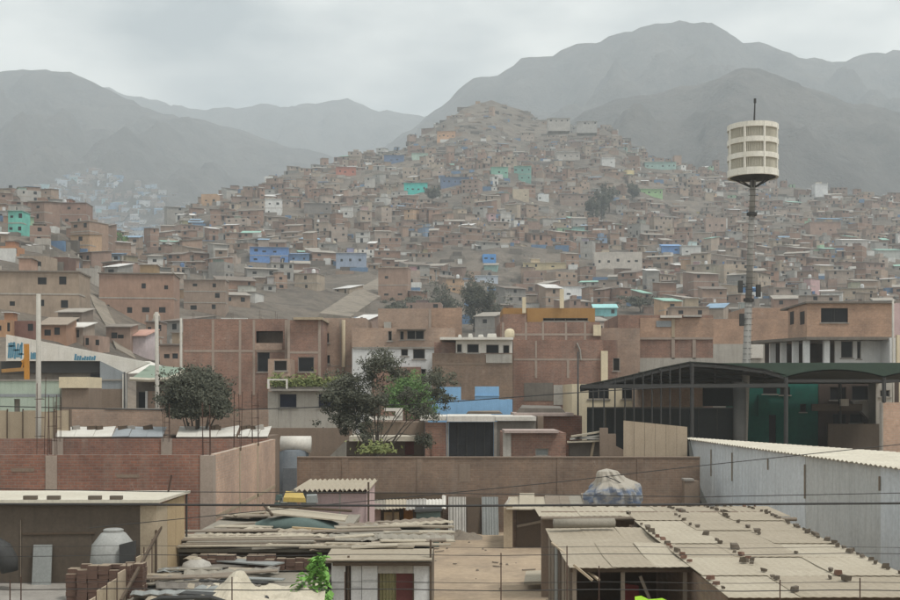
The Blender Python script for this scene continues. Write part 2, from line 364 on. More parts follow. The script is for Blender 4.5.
RC = [  # px, ridge distance, ridge row, exponent
    (-400, 430, 215, 0.83), (-150, 430, 210, 0.83), (0, 430, 207, 0.83), (60, 430, 214, 0.87), (110, 440, 236, 0.95), (145, 470, 243, 1.05), (180, 540, 217, 1.2), (240, 610, 194, 1.3),
    (300, 700, 172, 1.4), (350, 760, 158, 1.45), (400, 820, 144, 1.5), (430, 850, 126, 1.55), (460, 880, 108, 1.6), (490, 900, 101, 1.6), (525, 900, 112, 1.6), (560, 870, 124, 1.6), (610, 850, 128, 1.6), (645, 810, 155, 1.55),
    (700, 770, 174, 1.5), (780, 745, 190, 1.5), (900, 720, 202, 1.5), (1100, 700, 215, 1.5), (1500, 690, 225, 1.5)]
_px = [r[0] for r in RC]
def G0(x, y):
    if y < 62: return 0.0
    if y < 100: return (y - 62) / 38.0 * 0.9
    px = 450 + F * x / y
    ry = interp(px, _px, [r[1] for r in RC]); rp = interp(px, _px, [r[2] for r in RC]); ex = interp(px, _px, [r[3] for r in RC])
    rz = WZ(rp, ry); t = (y - 100) / (ry - 100)
    if t <= 1: return 0.9 + (rz - 0.9) * t ** ex
    return max(rz * 0.45, rz - (y - ry) * 0.42)
def G(x, y):
    z = G0(x, y)
    if y < 100: return z
    k = min(1, (y - 100) / 300.0)
    z += k * 7.0 * (mn.fractal(Vector((x / 90.0, y / 90.0, 0.3)), 0.9, 2.1, 4))
    z += min(1, (y - 100) / 80.0) * 1.3 * mn.noise(Vector((x / 16.0, y / 16.0, 4.1)))
    return z
def ray_hit(px, py, y0=105, y1=1000):
    y = y0
    while y < y1:
        if G(WX(px, y), y) >= WZ(py, y): return y
        y += 1.5
    return None

def grid_mesh(name, rows, us, fx, fz, m, smooth=True):
    vs = []; fs = []; nc = len(us)
    for y in rows:
        for u in us:
            x = fx(u, y); vs.append((x, y, fz(x, y)))
    for i in range(len(rows) - 1):
        for j in range(nc - 1): fs.append((i*nc+j, i*nc+j+1, (i+1)*nc+j+1, (i+1)*nc+j))
    mb = MB(); mb.add(vs, fs)
    return mb
rows = [-60 + 10*i for i in range(12)] + [60 + 4*i for i in range(60)] + [300 + 7*i for i in range(100)] + [1000 + 60*i for i in range(45)]
us = [-0.95 + 1.9*i/190 for i in range(191)]
def gx(u, y): return u * (max(y, 0) + 130) if abs(u) < 0.949 or y > 2500 else math.copysign(2450, u)
mb = grid_mesh('ground', rows, us, gx, lambda x, y: G(x, y), None)
gm, nt, bs = newmat('ground_soil')   # yard dirt near, hill soil farther up
v = N(nt, 'ShaderNodeNewGeometry').outputs['Position']; sp = N(nt, 'ShaderNodeSeparateXYZ'); nt.links.new(v, sp.inputs[0])
def soil(c, c2, c3, s1, s2):
    o = mixc(nt, ramp(nt, noise_node(nt, v, s1, 8, 0.65), 0.35, 0.65), c4(c2), c4(c))
    o = mixc(nt, ramp(nt, noise_node(nt, v, s2, 6, 0.7), 0.45, 0.7), o, c4(c3))
    return mixc(nt, 0.5, o, ramp(nt, noise_node(nt, v, s2*9, 4, 0.7), 0.3, 0.7, (0.65,0.65,0.65,1), (1.25,1.25,1.25,1)), 'MULTIPLY')
a = soil((0.40,0.315,0.225), (0.34,0.265,0.19), (0.25,0.20,0.15), 0.25, 0.45)
b = soil((0.22,0.185,0.15), (0.15,0.13,0.108), (0.095,0.083,0.07), 0.03, 0.14)
mr = N(nt, 'ShaderNodeMapRange'); mr.inputs[1].default_value = 80; mr.inputs[2].default_value = 140; nt.links.new(sp.outputs[1], mr.inputs[0])
nt.links.new(mixc(nt, mr.outputs[0], a, b), bs.inputs['Base Color']); bs.inputs['Roughness'].default_value = 0.97; bs.inputs['Specular IOR Level'].default_value = 0.1
bp = N(nt, 'ShaderNodeBump'); bp.inputs['Strength'].default_value = 0.8; bp.inputs['Distance'].default_value = 1.2; nt.links.new(noise_node(nt, v, 0.22, 8, 0.7), bp.inputs['Height']); nt.links.new(mr.outputs[0], bp.inputs['Strength']); nt.links.new(bp.outputs[0], bs.inputs['Normal'])
solo('ground', mb, gm, 'brown dirt ground rising into a bare hill', None, None, 'structure', loc=(0,0,0), smooth=True)

def mountain(label, ridge, yr, yf, zf, seed, rough, u0=-500, u1=1400):
    px = [r[0] for r in ridge]; py = [r[1] for r in ridge]
    nr, ncol = 90, 240; vs = []; fs = []
    for i in range(nr + 1):
        t = 1.3 * i / nr
        for j in range(ncol + 1):
            p = lerp(u0, u1, j / ncol); u = (p - 450) / F
            wob = 260 * mn.noise(Vector((u * 3.1, seed, 2)))
            y_r = yr + wob; y = lerp(yf, y_r, t)
            rz = WZ(interp(p, px, py), y_r)
            x = u * y
            q = Vector((x / 330.0 + seed, y / 700.0, seed))
            gul = mn.ridged_multi_fractal(q, 0.9, 2.1, 5, 1.0, 2.0) - 1.1
            fine = mn.fractal(Vector((x / 80.0, y / 110.0, seed)), 0.8, 2.1, 5)
            if t <= 1: z = zf + (rz - zf) * (t ** 1.25)
            else: z = rz - (t - 1) * (rz - zf) * 1.2
            env = 4 * min(t, 1) * max(0, 1 - min(t, 1)) + 0.10
            z += rough * rz * (0.17 * gul * env) + rz * 0.05 * fine * (0.35 + env)
            vs.append((x, y, z))
    n1 = ncol + 1
    for i in range(nr):
        for j in range(ncol): fs.append((i*n1+j, i*n1+j+1, (i+1)*n1+j+1, (i+1)*n1+j))
    mb = MB(); mb.add(vs, fs)
    return solo('mountain', mb, M['mountain'], label, None, None, 'structure', loc=(0,0,0), smooth=True)
mountain('dark bare mountain ridge right behind the crowded hill',
         [(-500,330),(300,300),(420,215),(520,150),(590,108),(640,92),(700,84),(760,74),(800,84),(850,104),(900,116),(1000,140),(1400,200)], 1600, 760, 20, 3.3, 1.0)
mountain('tall hazy mountain with the highest peak above the tower',
         [(-500,330),(200,290),(340,180),(385,148),(420,122),(470,84),(520,62),(560,51),(600,42),(625,32),(650,27),(690,27),(715,34),(745,44),(790,52),(815,62),(845,60),(880,52),(905,48),(960,52),(1050,75),(1400,120)], 2500, 1250, 60, 8.1, 1.0)
mountain('hazy mountain slope behind the houses at the far left',
         [(-500,120),(-150,92),(0,70),(25,66),(45,64),(62,70),(80,78),(105,90),(125,95),(150,106),(180,116),(205,124),(240,134),(290,146),(350,164),(430,195),(600,280),(1400,340)], 2400, 850, 30, 5.7, 0.5)
mountain('faint mountain range fading into the clouds',
         [(-500,120),(50,90),(110,92),(150,100),(195,112),(215,108),(245,104),(280,106),(310,104),(345,101),(370,105),(400,109),(440,116),(520,150),(700,200),(1400,240)], 3500, 1900, 90, 1.9, 0.7)

# air: one closed box of pale haze round everything
hz = MB().box(-4900, 4900, -100, 5300, -8, 1010)
hm = bpy.data.materials.new('haze_air'); hm.use_nodes = True
for n in list(hm.node_tree.nodes): hm.node_tree.nodes.remove(n)
ho = hm.node_tree.nodes.new('ShaderNodeOutputMaterial'); pv = hm.node_tree.nodes.new('ShaderNodeVolumePrincipled')
pv.inputs['Color'].default_value = (0.84, 0.922, 0.978, 1); pv.inputs['Density'].default_value = 0.00038; pv.inputs['Anisotropy'].default_value = 0.0
hm.node_tree.links.new(pv.outputs[0], ho.inputs['Volume'])
solo('haze', hz, hm, 'pale grey haze hanging over the valley', None, None, 'stuff', loc=(0,0,0))

# ================================================================== houses on the hill
BRICKS = [(0.30,0.195,0.145), (0.265,0.17,0.125), (0.32,0.225,0.17), (0.25,0.175,0.135), (0.34,0.255,0.195), (0.285,0.20,0.16)]
UNIT = MB().box(-0.5, 0.5, -0.5, 0.5, -0.5, 0.5).mesh('pane'); UNIT.materials.append(M['glass_dark'])
POST = MB().box(-0.5, 0.5, -0.5, 0.5, -0.5, 0.5).mesh('column'); POST.materials.append(M['tint'])
TANK = MB().lathe([(0,0),(0.5,0),(0.52,0.9),(0.3,1.2),(0,1.22)], 10).mesh('water_tank'); TANK.materials.append(M['tint'])
FRAME = MB().box(-0.56, 0.56, -0.5, 0.5, -0.60, -0.5).box(-0.56, 0.56, -0.5, 0.5, 0.5, 0.57).mesh('window_frame'); FRAME.materials.append(M['concrete'])

def child(name, me, parent, loc, scale=(1,1,1), color=None, rz=0):
    o = bpy.data.objects.new(name, me); col.objects.link(o); o.parent = parent; o.location = loc; o.scale = scale; o.rotation_euler[2] = rz
    if color: o.color = c4(color)
    return o

def roll_house(w, rnd, st=None):
    """random facade plan: list of storeys, each with window rectangles"""
    st = st or rnd.choices([1, 2, 3], [0.42, 0.45, 0.13])[0]
    hs = [rnd.uniform(1.9, 2.45) for _ in range(st)]
    wins = []; z = 0
    for s in range(st):
        n = max(1, int(w / rnd.uniform(2.0, 3.4)))
        for i in range(n):
            if rnd.random() < 0.33: continue
            cx = -w/2 + w * (i + 0.5) / n + rnd.uniform(-0.2, 0.2); ww = rnd.uniform(0.5, 1.2); door = (s == 0 and rnd.random() < 0.3)
            wh = 1.9 if door else rnd.uniform(0.6, 1.1); z0 = z + (0.05 if door else rnd.uniform(0.8, 1.0))
            ww = min(ww, w/n - 0.5)
            if ww > 0.45: wins.append((cx - ww/2, z0, cx + ww/2, min(z0 + wh, z + hs[s] - 0.2), door))
        z += hs[s]
    return hs, wins

def hill_house(name, loc, yaw, w, dp, hs, wins, wallc, roofc, roof, label, group, rnd, base=4.0, bandc=None, wincol=None):
    t = thing(name, label, 'house', loc, group); t.rotation_euler[2] = yaw
    H = sum(hs); mb = MB(); f = 0.18
    wall_holes(mb, -w/2, w/2, -base, H, 0, f, [x[:4] for x in wins])
    mb.box(-w/2, -w/2 + f, f, dp, -base, H); mb.box(w/2 - f, w/2, f, dp, -base, H); mb.box(-w/2 + f, w/2 - f, dp - f, dp, -base, H)
    z = 0
    me = mb.mesh('wall'); me.materials.append(M['tint']); wl_ = child('wall', me, t, (0,0,0), color=wallc)
    bands = MB()
    for i, h in enumerate(hs[:-1]):
        z += h; bands.box(-w/2 - 0.06, w/2 + 0.06, -0.06, dp * 0.5, z - 0.10, z + 0.10)
    if len(hs) > 1:
        me = bands.mesh('floor_slab'); me.materials.append(M['tint']); child('floor_slab', me, t, (0,0,0), color=bandc or (0.36,0.33,0.29))
    r = MB()
    if roof == 'slab':
        r.box(-w/2 - 0.15, w/2 + 0.15, -0.35, dp + 0.1, H, H + 0.18)
        for cx in (-w/2 + 0.15, -w/2 + w*0.5, w/2 - 0.15):
            if rnd.random() < 0.6:
                hh = rnd.uniform(0.3, 1.1); child('column', POST, t, (cx, 0.13, H + 0.18 + hh/2), (0.26, 0.26, hh), color=(0.38,0.35,0.31))
    elif roof == 'open':
        r.box(-w/2 + f, w/2 - f, f, dp - f, H - 0.75, H - 0.6)
    else:   # lean-to of metal sheet
        dz = rnd.uniform(0.5, 1.5)
        r.hexa([(-w/2-0.3,-0.5,H-0.05),(w/2+0.3,-0.5,H-0.05),(w/2+0.3,dp+0.2,H+dz),(-w/2-0.3,dp+0.2,H+dz),
                (-w/2-0.3,-0.5,H+0.05),(w/2+0.3,-0.5,H+0.05),(w/2+0.3,dp+0.2,H+dz+0.1),(-w/2-0.3,dp+0.2,H+dz+0.1)])
    if roof == 'lean':
        g_ = MB().prism([(-w/2+0.01, 0.01, H-0.06), (-w/2+0.01, dp, H-0.06), (-w/2+0.01, dp, H+dz*0.94)], (w-0.02, 0, 0)); me = g_.mesh('gable'); me.materials.append(M['tint']); child('gable', me, t, (0,0,0), color=wallc)
    me = r.mesh('roof'); me.materials.append(M['tint']); child('roof', me, t, (0,0,0), color=roofc)
    if roof != 'lean' and rnd.random() < 0.45:
        k = rnd.uniform(-0.25, 0.25)*w; s_ = rnd.uniform(1.4, min(3.2, w*0.6)); hh = rnd.uniform(1.2, 2.1); zt_ = H + (0.18 if roof == 'slab' else -0.6)
        child('rooftop_room', POST, t, (k, dp*0.6, zt_ + hh/2), (s_, dp*0.5, hh), color=tuple(v*rnd.uniform(0.8, 1.15) for v in wallc))
        child('room_roof', POST, t, (k, dp*0.6, zt_ + hh + 0.05), (s_+0.5, dp*0.5+0.5, 0.1), color=rnd.choice([(0.62,0.61,0.59), (0.3,0.27,0.24), (0.22,0.2,0.18)]))
    if roof == 'slab' and rnd.random() < 0.35:
        child('water_tank', TANK, t, (rnd.uniform(-0.35, 0.35)*w, dp*0.2, H + 0.18), color=rnd.choice([(0.05,0.05,0.055), (0.62,0.63,0.63), (0.12,0.2,0.36), (0.55,0.5,0.4)]))
    for (x0, z0, x1, z1, door) in wins:
        o = child('door' if door else 'window', UNIT, t, ((x0+x1)/2, 0.11, (z0+z1)/2), (x1-x0, 0.06, z1-z0))
    return t

# what stands in front hides the lower slopes
SKX = [0, 95, 96, 173, 174, 182, 183, 322, 345, 365, 366, 465, 466, 500, 501, 596, 597, 612, 613, 713, 714, 768, 769, 893, 900]
SKY = [340, 352, 352, 362, 362, 362, 318, 318, 322, 322, 308, 308, 332, 332, 306, 306, 330, 330, 314, 314, 318, 318, 303, 303, 306]

SPEC = [  # px0, px1, top row, base row, wall, roof colour, roof kind, storeys, label
    (0, 78, 272, 316, (0.33,0.26,0.20), (0.22,0.19,0.16), 'slab', 2, 'long two-level tan brick building with dark roof edges on the near left slope'),
    (100, 173, 274, 322, (0.33,0.215,0.16), (0.20,0.17,0.14), 'slab', 2, 'large boxy plain brick house right of the steep dirt path on the left slope'),
    (12, 33, 322, 338, (0.20,0.105,0.085), (0.17,0.12,0.1), 'open', 1, 'dark red shack just above the graffiti parapet on the left'),
    (40, 66, 325, 342, (0.35,0.21,0.14), (0.3,0.25,0.2), 'lean', 1, 'orange-brown brick shack between the dark red shack and the dirt path'),
    (67, 83, 331, 344, (0.33,0.27,0.22), (0.62,0.60,0.56), 'lean', 1, 'low shack with crumpled white roof below the dirt path'),
    (84, 98, 336, 352, (0.34,0.24,0.19), (0.3,0.27,0.22), 'open', 1, 'small pinkish brick cube beside the foot of the dirt path'),
    (0, 11, 320, 339, (0.40,0.24,0.14), (0.3,0.24,0.2), 'open', 1, 'small orange brick cube cut by the left picture edge above the warehouse'),
    (58, 82, 315, 328, (0.24,0.195,0.16), (0.36,0.33,0.29), 'lean', 1, 'grey-brown shack under the long two-level tan building beside the dirt path'),
    (106, 130, 327, 347, (0.30,0.21,0.165), (0.24,0.21,0.18), 'lean', 1, 'rough brown brick shack right of the foot of the dirt path'),
    (130, 146, 336, 356, (0.60,0.52,0.53), (0.5,0.3,0.24), 'lean', 1, 'pale pink shack behind the green-roofed shed'),
    (146, 160, 322, 352, (0.30,0.205,0.155), (0.25,0.22,0.2), 'slab', 2, 'narrow brick house behind the pale pole by the green-roofed shed'),
    (160, 182, 345, 368, (0.36,0.25,0.19), (0.26,0.22,0.19), 'slab', 1, 'low tan house left of the wide brick building'),
    (23, 46, 256, 273, (0.34,0.27,0.21), (0.28,0.25,0.22), 'open', 1, 'small tan brick house above the long two-level tan building'),
    (47, 68, 257, 274, (0.16,0.095,0.075), (0.2,0.15,0.12), 'open', 1, 'small dark red-brown house above the long two-level tan building'),
    (0, 16, 246, 258, (0.42,0.22,0.12), (0.3,0.2,0.14), 'open', 1, 'orange brick house at the left picture edge below the green building'),
    (8, 22, 211, 235, (0.16,0.48,0.40), (0.3,0.4,0.36), 'slab', 2, 'tall mint-green building with four square windows at the far left'),
    (50, 86, 203, 226, (0.27,0.17,0.13), (0.18,0.14,0.12), 'slab', 2, 'brick house with a row of white window openings on the left ridge'),
    (100, 121, 254, 264, (0.24,0.32,0.42), (0.2,0.28,0.38), 'lean', 1, 'low house with faded blue walls below the green tree on the left slope'),
    (184, 225, 280, 314, (0.31,0.235,0.185), (0.3,0.27,0.24), 'slab', 3, 'pale brown three-storey block with many small windows above the wide brick building'),
    (250, 288, 247, 264, (0.13,0.26,0.54), (0.40,0.45,0.52), 'lean', 2, 'long bright blue house on the slope above the bare dirt patch'),
    (289, 309, 254, 263, (0.16,0.27,0.44), (0.2,0.3,0.45), 'lean', 1, 'low greyish-blue shed just beside the long bright blue house'),
    (336, 366, 253, 268, (0.30,0.36,0.46), (0.45,0.44,0.42), 'slab', 1, 'blue-grey house with white roof clutter and a wide dark opening'),
    (201, 217, 194, 206, (0.44,0.29,0.18), (0.35,0.26,0.19), 'open', 1, 'orange-tan brick house alone at the left end of the hill crest'),
    (265, 281, 199, 217, (0.66,0.66,0.64), (0.6,0.6,0.58), 'slab', 2, 'white two-storey house on the left shoulder of the hill'),
    (304, 331, 203, 214, (0.22,0.20,0.18), (0.60,0.58,0.54), 'lean', 1, 'wide low house with pale tin roof and dark open front'),
    (336, 356, 167, 176, (0.42,0.16,0.11), (0.5,0.2,0.14), 'lean', 1, 'red-walled shack near the left hill crest'),
    (384, 404, 155, 164, (0.12,0.18,0.30), (0.15,0.2,0.3), 'lean', 1, 'dark blue shack high on the hill at the left crest'),
    (412, 428, 153, 160, (0.40,0.52,0.44), (0.5,0.55,0.5), 'lean', 1, 'pale green shack with two windows high on the hill'),
    (404, 427, 183, 194, (0.06,0.52,0.46), (0.10,0.55,0.48), 'lean', 1, 'bright turquoise shack in the upper middle of the hill'),
    (437, 455, 131, 140, (0.52,0.31,0.18), (0.3,0.2,0.15), 'lean', 1, 'orange shack highest on the hill below the bare summit'),
    (441, 470, 177, 186, (0.12,0.17,0.27), (0.15,0.19,0.28), 'lean', 1, 'dark blue house right of the bright turquoise shack'),
    (491, 508, 167, 177, (0.22,0.44,0.34), (0.28,0.5,0.4), 'lean', 1, 'green house with green roof below the bare summit'),
    (514, 531, 166, 182, (0.18,0.36,0.31), (0.42,0.56,0.36), 'lean', 2, 'two-storey dark green house with light green roof below the summit'),
    (513, 529, 189, 201, (0.46,0.39,0.29), (0.42,0.36,0.28), 'open', 1, 'square sand-coloured house in the upper middle of the hill'),
    (538, 549, 194, 202, (0.60,0.62,0.62), (0.55,0.57,0.57), 'open', 1, 'small white cube house right of the square sand-coloured house'),
    (548, 570, 118, 124, (0.40,0.38,0.35), (0.68,0.68,0.68), 'lean', 1, 'shack with white roof at the top of the right crest'),
    (577, 597, 121, 126, (0.38,0.37,0.35), (0.60,0.61,0.62), 'lean', 1, 'low grey shack with pale roof on the right crest'),
    (557, 580, 152, 160, (0.45,0.42,0.38), (0.72,0.72,0.70), 'lean', 1, 'long shack with bright white roof below the right crest'),
    (602, 615, 158, 166, (0.60,0.60,0.58), (0.72,0.72,0.72), 'slab', 1, 'small bright white house right of the long white-roofed shack'),
    (645, 676, 162, 170, (0.30,0.44,0.40), (0.34,0.56,0.50), 'lean', 1, 'long shed with pale teal roof on the right shoulder'),
    (636, 663, 189, 196, (0.28,0.44,0.22), (0.36,0.60,0.34), 'lean', 1, 'long shack with light green roof below the pale teal shed'),
    (662, 681, 246, 254, (0.13,0.27,0.55), (0.2,0.36,0.62), 'lean', 1, 'small bright blue shack on the right part of the slope'),
    (682, 701, 246, 256, (0.55,0.55,0.53), (0.5,0.5,0.48), 'slab', 1, 'white house with dark windows beside the small bright blue shack'),
    (483, 496, 254, 263, (0.10,0.29,0.62), (0.15,0.33,0.62), 'open', 1, 'small vivid blue house in the centre of the lower slope'),
    (475, 498, 276, 283, (0.48,0.54,0.62), (0.5,0.55,0.6), 'slab', 1, 'low pale blue house above the dark trees'),
    (523, 566, 263, 270, (0.52,0.44,0.28), (0.5,0.44,0.32), 'slab', 1, 'long low cream house right of the small vivid blue house'),
    (594, 642, 252, 269, (0.50,0.46,0.41), (0.42,0.38,0.33), 'open', 1, 'broad off-white walled building in the middle of the right slope'),
    (551, 585, 286, 300, (0.74,0.75,0.74), (0.45,0.34,0.28), 'slab', 1, 'white house with two dark windows above the ochre parapet'),
    (594, 617, 308, 318, (0.22,0.52,0.54), (0.35,0.66,0.66), 'lean', 1, 'small aqua shack behind the ochre-topped brick building'),
    (378, 408, 268, 302, (0.33,0.225,0.17), (0.42,0.33,0.25), 'slab', 2, 'tall square brick house at the top of the dirt ramp'),
    (815, 828, 184, 191, (0.60,0.61,0.61), (0.72,0.72,0.72), 'slab', 1, 'white house on the skyline right of the tower'),
    (822, 843, 219, 226, (0.24,0.24,0.24), (0.20,0.36,0.52), 'lean', 1, 'shack with blue tarpaulin roof right of the tower'),
    (842, 868, 240, 248, (0.48,0.45,0.42), (0.70,0.70,0.68), 'lean', 1, 'long shed with white roof near the right picture edge'),
    (878, 900, 250, 258, (0.45,0.47,0.44), (0.35,0.60,0.52), 'lean', 1, 'house with sea-green roof at the right picture edge'),
    (810, 841, 222, 236, (0.33,0.22,0.17), (0.3,0.24,0.2), 'slab', 1, 'wide brick house with flat roof below the blue tarpaulin roof'),
    (706, 726, 218, 232, (0.36,0.27,0.22), (0.34,0.27,0.22), 'open', 1, 'pinkish brick cube house left of the tower pole'),
    (560, 612, 194, 208, (0.29,0.22,0.18), (0.40,0.43,0.46), 'lean', 2, 'wide brick house with long grey roof left of the dark hill trees'),
    (748, 758, 288, 296, (0.12,0.30,0.62), (0.2,0.42,0.70), 'lean', 1, 'tiny blue shack right behind the tower pole'),
]
LM = []
rh = random.Random(21)
PLACED = []     # (x, y, radius) for spacing
def rect_of(x, y, z, w, h):
    s = F / y; return [450 + (x - w/2)*s, HZ - (z + h - H0)*s, 450 + (x + w/2)*s, HZ - (z - 1.0 - H0)*s]
specs = []
for (a, b, t0, t1, wc, rc, rf, st, lab) in SPEC:
    y = ray_hit((a+b)/2, t1) or 700
    x = WX((a+b)/2, y); z = WZ(t1, y); w = (b - a) / F * y; h = max(2.0, (t1 - t0) / F * y)
    dp = min(9, max(4.5, w * 0.7)); hs = [h / st] * st
    specs.append((x, y, z, w, dp, hs, wc, rc, rf, lab)); LM.append(((a+b)/2, (t0+t1)/2, lab)); PLACED.append((x, y + dp/2, max(w, dp)/2))
for i, (x, y, z, w, dp, hs, wc, rc, rf, lab) in enumerate(specs):
    _, wins = roll_house(w, rh, len(hs)); k = []
    z0 = 0
    n = max(2, min(8, int(w / 2.9)))
    for s, h in enumerate(hs):
        for j in range(n):
            cx = -w/2 + w*(j+0.5)/n; cx += rh.uniform(-0.5, 0.5); ww = min(rh.uniform(0.6, 1.3), w/n*0.5); zz = z0 + h*rh.uniform(0.36, 0.46)
            if rh.random() < 0.8: k.append((cx - ww/2, zz, cx + ww/2, min(zz + rh.uniform(0.5, 1.1), z0 + h*0.86), False))
        z0 += h
    hill_house('hillside_house', (x, y, z), rh.uniform(-0.12, 0.12), w, dp, hs, k, wc, rc, rf, lab, 'houses on the hillside', rh)

# every other house of the settlement
cand = []
y = 112.0
while y < 905:
    step = 5.6 + y * 0.0042
    x = WX(-120, y)
    while x < WX(1010, y):
        w = rh.choice([rh.uniform(2.2, 4.0), rh.uniform(3, 5), rh.uniform(4, 6.5), rh.uniform(6, 9.5)])
        px = 450 + F * x / y
        ry = interp(px, _px, [r[1] for r in RC]); dens = 0.80
        py_g = HZ - (G(x, y) - H0) * F / y
        if y > ry + 5: dens = 0
        up = y / ry
        if py_g < 152 and px < 545: dens = 0.28
        if py_g < 128 and px < 545: dens = 0.04
        if py_g < 122 and px >= 545: dens = 0.3
        if 245 < px < 405 and 274 < py_g < 345: dens = 0.35 if (py_g < 293 and px < 330) else 0.03
        if 395 < px < 510 and 285 < py_g < 335: dens = 0.15
        if 590 < px < 618 and 182 < py_g < 226: dens = 0.2
        if 0 < px < 190 and py_g > 322: dens = 0.5
        if 76 < px < 100 and py_g > 285: dens = 0
        dens *= 0.72 + 0.75 * mn.noise(Vector((x / 45.0, y / 45.0, 9)))+0.12
        if rh.random() < dens:
            yy = y + rh.uniform(-3, 3)
            if all((x - a)**2 + (yy - b)**2 > (c + w*0.42)**2 for a, b, c in PLACED):
                cand.append((x, yy, w))
        x += w + rh.uniform(0.2, 1.5 + y * 0.003)
    y += step
SR = [(a - 2, t0 + 1, b + 2, t1, y_) for (a, b, t0, t1, *_q), (x_, y_, *_p) in zip(SPEC, specs)]
def hides(x, y, w):
    z = G(x, y); r = rect_of(x, y, z, w, 3.6 if y > 250 else 4.5)
    if y < 190 and r[0] < 190: return True
    return any(y < q[4] and r[0] < q[2] and r[2] > q[0] and r[1] < q[3] - 2 and r[3] > q[1] for q in SR)
cand = [c for c in cand if not hides(*c)]
cand.sort(key=lambda c: c[1])
# visible size of each, front to back, on a coarse copy of the frame
import numpy as np
buf = np.zeros((300, 450), bool)
for px in range(450):
    buf[int(interp(px*2, SKX, SKY) / 2):, px] = True
for (x, y, z, w, dp, hs, *_r) in sorted(specs, key=lambda s: s[1]):
    r = rect_of(x, y, z, w, sum(hs)); buf[max(0,int(r[1]/2)):max(0,int(r[3]/2)), max(0,int(r[0]/2)):max(0,int(r[2]/2))] = True
houses = []
for (x, y, w) in cand:
    up = min(1, y / 800.0)
    st = rh.choices([1, 2, 3], [0.36 + 0.44*up, 0.48 - 0.30*up, 0.16 - 0.13*up])[0]
    hs, wins = roll_house(w, rh, st); dp = rh.uniform(4.5, 7.5)
    z = G(x, y) + rh.uniform(-1.1, 0.35)
    r = rect_of(x, y, z, w, sum(hs)); q = [max(0, int(round(v / 2))) for v in r]
    sub = buf[q[1]:q[3], q[0]:q[2]]; vis = int((~sub).sum()) if sub.size else 0
    buf[q[1]:q[3], q[0]:q[2]] = True
    k = rh.random(); acc = None
    if k < 0.60: wc = rh.choice(BRICKS); word = rh.choice(['brown brick', 'raw brick'])
    elif k < 0.74: wc = rh.choice([(0.40,0.33,0.255), (0.37,0.30,0.24)]); word = 'tan'
    elif k < 0.87: g = rh.uniform(0.26, 0.42); wc = (g, g*0.96, g*0.89); word = 'grey'
    elif k < 0.935 and w < 6: wc = (0.58,0.57,0.54); word = 'off-white'
    elif w > 5.2 or k < 0.955: wc, word = (0.38,0.31,0.26), 'pale brown'
    else:
        wc, word = rh.choice([((0.22,0.30,0.42),'blue'), ((0.25,0.40,0.37),'teal'), ((0.30,0.44,0.30),'green'), ((0.50,0.34,0.22),'orange'), ((0.52,0.36,0.36),'pink'), ((0.55,0.46,0.25),'yellow'), ((0.26,0.14,0.11),'dark red')])
    k = rh.random()
    if k < 0.40 - 0.2*up: roof, rc, rw = 'slab', (0.30,0.275,0.24), 'flat slab roof'
    elif k < 0.58 - 0.2*up: roof, rc, rw = 'open', (0.22,0.19,0.16), 'open walled rooftop'
    else:
        roof = 'lean'; j = rh.random()
        if j < 0.26 and w < 6: rc, rw = (0.66,0.65,0.63), 'white sheet roof'
        elif j < 0.66: rc, rw = (0.34,0.31,0.27), 'grey sheet roof'
        elif j < 0.90: rc, rw = (0.20,0.17,0.145), 'dark sheet roof'
        elif j < 0.96: rc, rw = (0.26,0.38,0.50), 'bluish sheet roof'
        else: rc, rw = (0.30,0.50,0.42), 'greenish sheet roof'
    houses.append(dict(x=x, y=y, z=z, w=w, dp=dp, hs=hs, wins=wins, wc=wc, rc=rc, roof=roof, word=word, rw=rw, vis=vis, r=r))
houses.sort(key=lambda h: -h['vis'])
seen = [h for h in houses if h['vis'] > 0]
big, rest = seen[:300 - len(SPEC) - 6], seen[300 - len(SPEC) - 6:]
# labels: nearest landmark house, direction, place in line
slots = {}
def direction(dx, dy):
    if abs(dx) < 0.6 * abs(dy): return 'downhill of' if dy > 0 else 'uphill of'
    if abs(dy) < 0.35 * abs(dx): return 'right of' if dx > 0 else 'left of'
    return ('downhill and ' if dy > 0 else 'uphill and ') + ('right of' if dx > 0 else 'left of')
SHORT = {}
for lm in LM:
    s = lm[2]
    for cut in (' on the', ' above', ' right of', ' left of', ' below', ' at the', ' in the', ' beside', ' near', ' behind', ' with', ' just', ' alone', ' high', ' and', ' right', ' of'):
        if cut in s: s = s.split(cut)[0] if len(s.split(cut)[0].split()) >= 3 else s
    SHORT[lm[2]] = s
cnt = {}
for s in SHORT.values(): cnt[s] = cnt.get(s, 0) + 1
for h in big:
    cx, cy = (h['r'][0] + h['r'][2]) / 2, (h['r'][1] + h['r'][3]) / 2
    best = min((l for l in LM if cnt[SHORT[l[2]]] == 1 and len(SHORT[l[2]].split()) <= 6), key=lambda l: (l[0]-cx)**2 + (2*(l[1]-cy))**2)
    h['slot'] = (SHORT[best[2]], direction(cx - best[0], cy - best[1]), '%s%s house' % (('', 'two-storey ', 'three-storey ')[len(h['hs'])-1], h['word'])); h['dd'] = math.hypot(cx - best[0], cy - best[1])
    slots.setdefault(h['slot'], []).append(h)
ORD = ['nearest', 'second', 'third', 'fourth', 'fifth', 'sixth', 'seventh', 'eighth', 'ninth', 'tenth', 'eleventh', 'twelfth']
for k, hsl in slots.items():
    hsl.sort(key=lambda h: h['dd'])
    for i, h in enumerate(hsl):
        o = '' if len(hsl) == 1 else ORD[min(i, 11)] + ' '
        h['label'] = '%s%s, %s, %s the %s' % (o, k[2], h['rw'], k[1], k[0])
        if len(h['label'].split()) > 16: h['label'] = '%s%s %s the %s' % (o, k[2], k[1], k[0])
